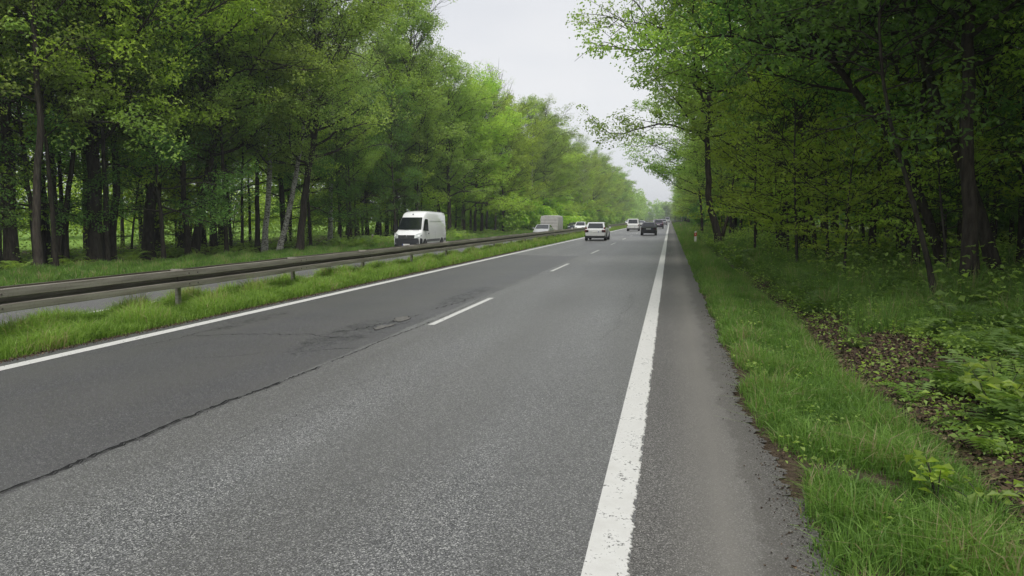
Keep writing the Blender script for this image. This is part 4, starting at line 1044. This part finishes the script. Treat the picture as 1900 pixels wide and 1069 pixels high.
        if rails: bevel_mesh('roof_rail', lambda bm: bbox_(bm, x * wt * .94 - .02, x * wt * .94 + .02, r0 + .2, r1 - .1, zt - .01, zt + .045), CHROME, t, .01)
    bevel_mesh('bumper', lambda bm: bbox_(bm, -w * .93, w * .93, R - .035, R + .3, .24, .45), BLACKP, t, .04)
    bevel_mesh('grille', lambda bm: bbox_(bm, -w * .5, w * .5, F - .1, F + .012, .50, hood - .42), BLACKP, t, .02)
    bevel_mesh('bumper', lambda bm: bbox_(bm, -w * .80, w * .80, F - .3, F + .02, .22, .38), BLACKP, t, .04)
    plate(t, R + .0, belt - .25 if kind != 'mpv' else .62, False); plate(t, F + .0, .45, True)
    return t
def spot(u, v, X=None):
    """ground point on the carriageway under a pixel"""
    d = ray(u, v); tt = H / (.02 * d[0] - d[2]); return (d[0] * tt, d[1] * tt, .02 * d[0] * tt)
# vehicles going away, in the order they are met
p = spot(1104, 447); car('estate_car', 'white estate car seen from behind, driving in the left lane nearest the camera', 'car', (p[0], p[1] + 2.3, p[2]), 0, 4.65, 1.9, 1.64, 1.08, 1.05, P_CREAM, 'suv', 1, True, wr=.36)
p = spot(1203, 437); car('hatchback', 'black hatchback seen from behind in the right lane', 'car', (p[0], p[1] + 2.1, p[2]), 0, 4.1, 1.76, 1.50, 1.0, .98, P_BLACK, 'hatch', 1)
p = spot(1174, 429); car('passenger_van', 'pale tall passenger van driving ahead in the left lane', 'van', (p[0], p[1] + 2.4, p[2]), 0, 4.8, 1.9, 1.92, 1.12, 1.10, P_CREAM, 'mpv', 1)
p = spot(1221.5, 424.5); car('hatchback', 'dark purple car just ahead of the black hatchback', 'car', (p[0], p[1] + 2.2, p[2]), 0, 4.4, 1.85, 1.72, 1.05, 1.0, P_PURP, 'suv', 1)
p = spot(1231, 418.3); car('hatchback', 'greyish car third in the right lane queue, with pale tailgate', 'car', (p[0], p[1] + 2.2, p[2]), 0, 4.5, 1.9, 1.7, 1.05, 1.0, P_GREY, 'suv', 1)
p = spot(1238.5, 413.2); car('delivery_van', 'tiny silvery van farthest ahead in the right lane', 'van', (p[0], p[1] + 2.2, p[2]), 0, 5.2, 2.0, 2.5, 1.2, 1.2, P_SILV, 'mpv', 1)
p = spot(1189.5, 421.8); car('sedan', 'small silver car partly hidden between the pale passenger van and the black hatchback', 'car', (p[0], p[1] + 2.2, p[2]), 0, 4.4, 1.8, 1.5, 1.0, .98, P_SILV, 'sedan', 1)
p = spot(1217, 416.6); car('hatchback', 'silver car far ahead in the left lane, seen above the dark purple one', 'car', (p[0], p[1] + 2.2, p[2]), 0, 4.3, 1.8, 1.5, 1.0, .98, P_SILV, 'hatch', 1)
# oncoming
def onc(X, u): d = ray(u, 440); return (X, X * d[1] / d[0], .02 * X)
p = onc(-13.9, 1009); car('sedan', 'pale silver oncoming car towing the grey box trailer', 'car', p, PI, 4.5, 1.84, 1.48, 1.0, .96, P_SILV, 'sedan', 1)
tp = p
p = onc(-17.6, 1064); car('sedan', 'dark oncoming car with bright headlights behind the box trailer', 'car', p, PI, 4.4, 1.8, 1.46, 1.0, .96, P_BLUE, 'sedan', 1)
p = onc(-14.0, 1078); car('hatchback', 'white oncoming car following the dark one', 'car', p, PI, 4.2, 1.8, 1.6, 1.0, .98, P_WHITE, 'hatch', 1)
p = onc(-14.0, 1165); car('hatchback', 'tiny pale oncoming car left of the pale passenger van', 'car', p, PI, 4.2, 1.8, 1.55, 1.0, .98, P_WHITE, 'hatch', 1)
# box trailer
TARP = simple('tarpaulin', (.46, .45, .44), .7, var=.12, scale=2.5); TARPD = simple('tarpaulin_dark', (.24, .235, .24), .7, var=.1)  # second one is a darker grey for the straps across the front
t = empty('box_trailer', (tp[0], tp[1] + 5.6, tp[2]), PI, label='tall grey tarpaulin box trailer towed behind the silver oncoming car', cat='trailer')
bevel_mesh('bed', lambda bm: bbox_(bm, -1.0, 1.0, -2.1, 2.1, .50, .85), simple('trailer_frame', (.2, .2, .2), .5, .5), t, .02)
def tarp(bm):
    xs = [(-1.02, .80), (-1.04, 2.15), (-.96, 2.40), (-.5, 2.47), (.5, 2.47), (.96, 2.40), (1.04, 2.15), (1.02, .80)]
    rows_ = []
    for k, y in enumerate(np.linspace(-2.12, 2.12, 15)):
        b = .02 if k % 2 else -.012; rows_.append([bm.verts.new((x * (1 + b), y, z + (b if z > 2 else 0))) for x, z in xs])
    for a, b in zip(rows_[:-1], rows_[1:]):
        for i in range(len(xs) - 1): bm.faces.new((a[i], a[i + 1], b[i + 1], b[i]))
    bm.faces.new(rows_[0]); bm.faces.new(rows_[-1])
bevel_mesh('tarpaulin_cover', tarp, TARP, t, 0)
for z in (1.25, 1.6, 1.95): bevel_mesh('strap', lambda bm: bbox_(bm, -1.0, 1.0, 2.121, 2.135, z - .02, z + .02), TARPD, t, .003)
for x in (-1, 1):
    for y in (-.5, .35): wheel(t, x * .98, y, .31)
link('drawbar', np_mesh('drawbar', *tube_np([(0, 2.0, .6), (0, 2.8, .5), (0, 3.4, .48)], [.05, .05, .04], 6), BLACKP), t)
# ------------------------------------------------------------------ the white panel van
def panel_van(loc, rz):
    t = empty('panel_van', loc, rz, label='white high roofed panel van oncoming beyond the guardrail', cat='van')
    w = .99; Fy = 2.95; Ry = -2.95; P = P_WHITE
    def hp(zt, wb, wtop, zb=.32, shoulder=1.15):
        sh_ = min(shoulder, zt - .1)
        return [(0, zb), (wb * .9, zb), (wb * .985, zb + .12), (wb, min(.7, zt - .3)), (wb, sh_), (wb + (wtop - wb) * .75, zt - .26 if zt > 1.5 else zt - .06), (wtop - .05, zt - .09 if zt > 1.5 else zt - .02), (wtop - .22, zt - .02), (0, zt + .015)]
    sts = [(Ry, hp(2.62, w * .97, .86)), (Ry + .12, hp(2.70, w, .88)), (-.5, hp(2.74, w, .88)), (.9, hp(2.72, w, .87)), (1.30, hp(2.60, w, .85)), (1.62, hp(2.36, w, .83)), (2.14, hp(1.62, w, .90)), (2.30, hp(1.36, w * .995, .93)),
           (2.62, hp(1.22, w * .975, .90)), (2.84, hp(1.06, w * .93, .86, .3))]
    loft_obj('body', sts, P, t, .03, 2)
    # dark bumper with rounded corners
    def bump_(bm):
        loft(bm, [(2.40, [(0, .24), (.90, .24), (1.0, .34), (1.005, .62), (.99, .80), (0, .80)]), (2.72, [(0, .22), (.88, .22), (.965, .32), (.97, .64), (.95, .88), (0, .88)]), (2.90, [(0, .22), (.74, .22), (.84, .30), (.86, .62), (.83, .80), (0, .80)]), (2.98, [(0, .25), (.55, .25), (.62, .32), (.62, .60), (.6, .74), (0, .74)])])
    bevel_mesh('bumper', bump_, simple('bumper_grey', (.028, .031, .036), .65), t, .03)
    def gr(bm):
        vs = [bm.verts.new(p) for p in ((-.62, 2.86, .78), (.62, 2.86, .78), (.70, 2.80, 1.06), (-.70, 2.80, 1.06), (-.62, 2.97, .78), (.62, 2.97, .78), (.68, 2.885, 1.06), (-.68, 2.885, 1.06))]
        for q in ((4, 5, 6, 7), (0, 3, 2, 1), (0, 1, 5, 4), (1, 2, 6, 5), (2, 3, 7, 6), (3, 0, 4, 7)): bm.faces.new([vs[i] for i in q])
    g = bevel_mesh('grille', gr, BLACKP, t, .012)
    for z in (.86, .94, 1.01): 
        yy = 2.97 - (z - .78) * .30 + .004; bevel_mesh('grille_slat', lambda bm: bbox_(bm, -.60, .60, yy - .02, yy + .012, z - .010, z + .010), simple('slat_grey', (.16, .165, .17), .35, .6), g, .004)
    # ring and three pointed star emblem
    N = 28; a = np.arange(N) * 2 * PI / N; ring = np.stack([.105 * np.cos(a), 0 * a, .105 * np.sin(a)], 1); ring = np.r_[ring, ring[:1]]
    em = Buf(); em.add(*tube_np(ring, [.011] * (N + 1), 6))
    for k in range(3):
        ak = PI / 2 + k * 2 * PI / 3; tip = np.array([.10 * math.cos(ak), 0, .10 * math.sin(ak)]); em.add(*tube_np([(0, 0, 0), tip * .5, tip], [.024, .013, .004], 5))
    e = link('emblem', np_mesh('emblem', *em.get(), CHROME, smooth=True), g, (0, 2.965, .925)); e.rotation_euler = (math.radians(-16), 0, 0)
    # windscreen on the slope, wrapping slightly
    z0, z1 = 1.40, 2.30
    def yz(z): 
        ys_ = [2.30, 2.14, 1.62, 1.30]; zs_ = [1.36, 1.62, 2.36, 2.60]; return float(np.interp(z, zs_, ys_))
    def wsb(bm):
        rows_ = []
        for z in np.linspace(1.42, 2.27, 6):
            hw = .86 - (z - 1.42) * .13; yv = yz(z)
            rows_.append([bm.verts.new((hw * s, yv + .035 - .05 * abs(s) ** 3, z + .012)) for s in (-1, -.8, -.4, 0, .4, .8, 1)])
        for r1, r2 in zip(rows_[:-1], rows_[1:]):
            for i in range(6): bm.faces.new((r1[i + 1], r1[i], r2[i], r2[i + 1]))
    bevel_mesh('windscreen', wsb, GLASS, t, 0)
    for x0, x1 in ((-.72, -.10), (.02, .66)):
        link('wiper', np_mesh('wiper', *tube_np([(x0, 2.34, 1.40), (x1, 2.30, 1.46)], [.012, .008], 5), BLACKP), t)
    for x in (-1, 1):
        # cab side window, door lines, handle
        def sw(bm):
            pts = [(2.10, 1.38), (1.08, 1.33), (1.08, 2.14), (1.52, 2.17), (1.70, 2.02)]
            f = [bm.verts.new((x * (w + .006 - max(0, z - 1.2) * .062), y, z)) for y, z in pts]; k = [bm.verts.new((x * (w - .05 - max(0, z - 1.2) * .062), y, z)) for y, z in pts]
            bm.faces.new(f); bm.faces.new(k)
            for i in range(5): bm.faces.new((f[i], k[i], k[(i + 1) % 5], f[(i + 1) % 5]))
        bevel_mesh('side_window', sw, GLASS, t, .004, 1)
        seam_m = simple('panel_gap', (.10, .10, .10), .8) if x < 0 else bpy.data.materials['panel_gap']
        B = Buf()
        for y in (.98, -.35):
            V, Q = boxes([(min(x * (w - .02), x * (w + .002)), max(x * (w - .02), x * (w + .002)), y - .006, y + .006, .62, 1.25)]); B.add(V, Q)
        child_o = link('door_gap', np_mesh('door_gap', *B.get(), seam_m), t)
        bevel_mesh('door_handle', lambda bm: bbox_(bm, min(x * w, x * (w + .03)), max(x * w, x * (w + .03)), 1.02, 1.20, 1.13, 1.18), BLACKP, t, .008)
        V, Q = boxes([(min(x * (w - .03), x * (w + .018)), max(x * (w - .03), x * (w + .018)), -1.35, 1.46, .56, .74), (min(x * (w - .03), x * (w + .018)), max(x * (w - .03), x * (w + .018)), -2.8, -2.32, .56, .74)])
        link('rub_strip', np_mesh('rub_strip', V, Q, simple('rub_grey', (.12, .125, .13), .6)), t)
        V, Q = boxes([(min(x * (w - .07), x * (w - .0385)), max(x * (w - .07), x * (w - .0385)), -2.6, .7, 2.02, 2.035)]); link('side_rib', np_mesh('side_rib', V, Q, P_CREAM), t)
        m_ = bevel_mesh('mirror', lambda bm: bbox_(bm, min(x * 1.03, x * 1.24), max(x * 1.03, x * 1.24), 1.86, 1.98, 1.42, 1.78), BLACKP, t, .04)
        bevel_mesh('mirror_arm', lambda bm: bbox_(bm, min(x * .94, x * 1.06), max(x * .94, x * 1.06), 1.88, 1.95, 1.40, 1.47), BLACKP, m_, .01)
        def hl(bm):
            pts = [(.60, 2.98, .84), (.92, 2.86, .92), (1.015, 2.56, 1.12), (1.0, 2.54, 1.22), (.82, 2.78, 1.16), (.62, 2.93, 1.06)]
            f = [bm.verts.new((x * a, b, c)) for a, b, c in pts]; f_ = 0; k = [bm.verts.new((x * a * .9, b - .15, c)) for a, b, c in pts]
            bm.faces.new(f); bm.faces.new(k)
            for i in range(6): bm.faces.new((f[i], k[i], k[(i + 1) % 6], f[(i + 1) % 6]))
        bevel_mesh('headlight', hl, LAMP, t, .012)
        bevel_mesh('fog_light', lambda bm: bbox_(bm, min(x * .66, x * .80), max(x * .66, x * .80), 2.80, 2.925, .46, .54), LAMP, t, .015)
        for yy in (1.86, -1.83): disc_x('wheel_arch', x * (w + .003), yy, .36, .44, BLACKP, t, .25); wheel(t, x * (w + .008), yy, .355, .24)
        bevel_mesh('tail_light', lambda bm: bbox_(bm, min(x * .88, x * .975), max(x * .88, x * .975), Ry - .01, Ry + .12, .9, 1.5), TAIL, t, .02)
        V, Q = boxes([(x * .955 - .01, x * .955 + .03 * x, 2.0, 2.03, 1.20, 1.24)])
    bevel_mesh('roof_badge', lambda bm: bbox_(bm, -.03, .03, 1.46, 1.56, 2.46, 2.54), simple('badge_dark', (.05, .06, .10), .4), t, .01)
    plate(t, 2.975, .40, True)
    return t
p = onc(-17.75, 781); panel_van((p[0], p[1], p[2]), PI)


# ------------------------------------------------------------------ haze
def haze_box():
    x0, x1, y0, y1, z0, z1 = -1000, 1000, -200, 3100, -3, 40
    V, Q = boxes([(x0, x1, y0, y1, z0, z1)])
    m = bpy.data.materials.new('haze'); m.use_nodes = True; t = m.node_tree; t.nodes.clear()
    o = t.nodes.new('ShaderNodeOutputMaterial'); v = t.nodes.new('ShaderNodeVolumePrincipled')
    v.inputs['Color'].default_value = (.86, .92, 1, 1); v.inputs['Density'].default_value = .0005
    t.links.new(v.outputs[0], o.inputs['Volume'])
    tag(link('haze', np_mesh('haze', V, Q, m)), 'thin pale haze in the air along the road', 'haze', kind='stuff')
haze_box()
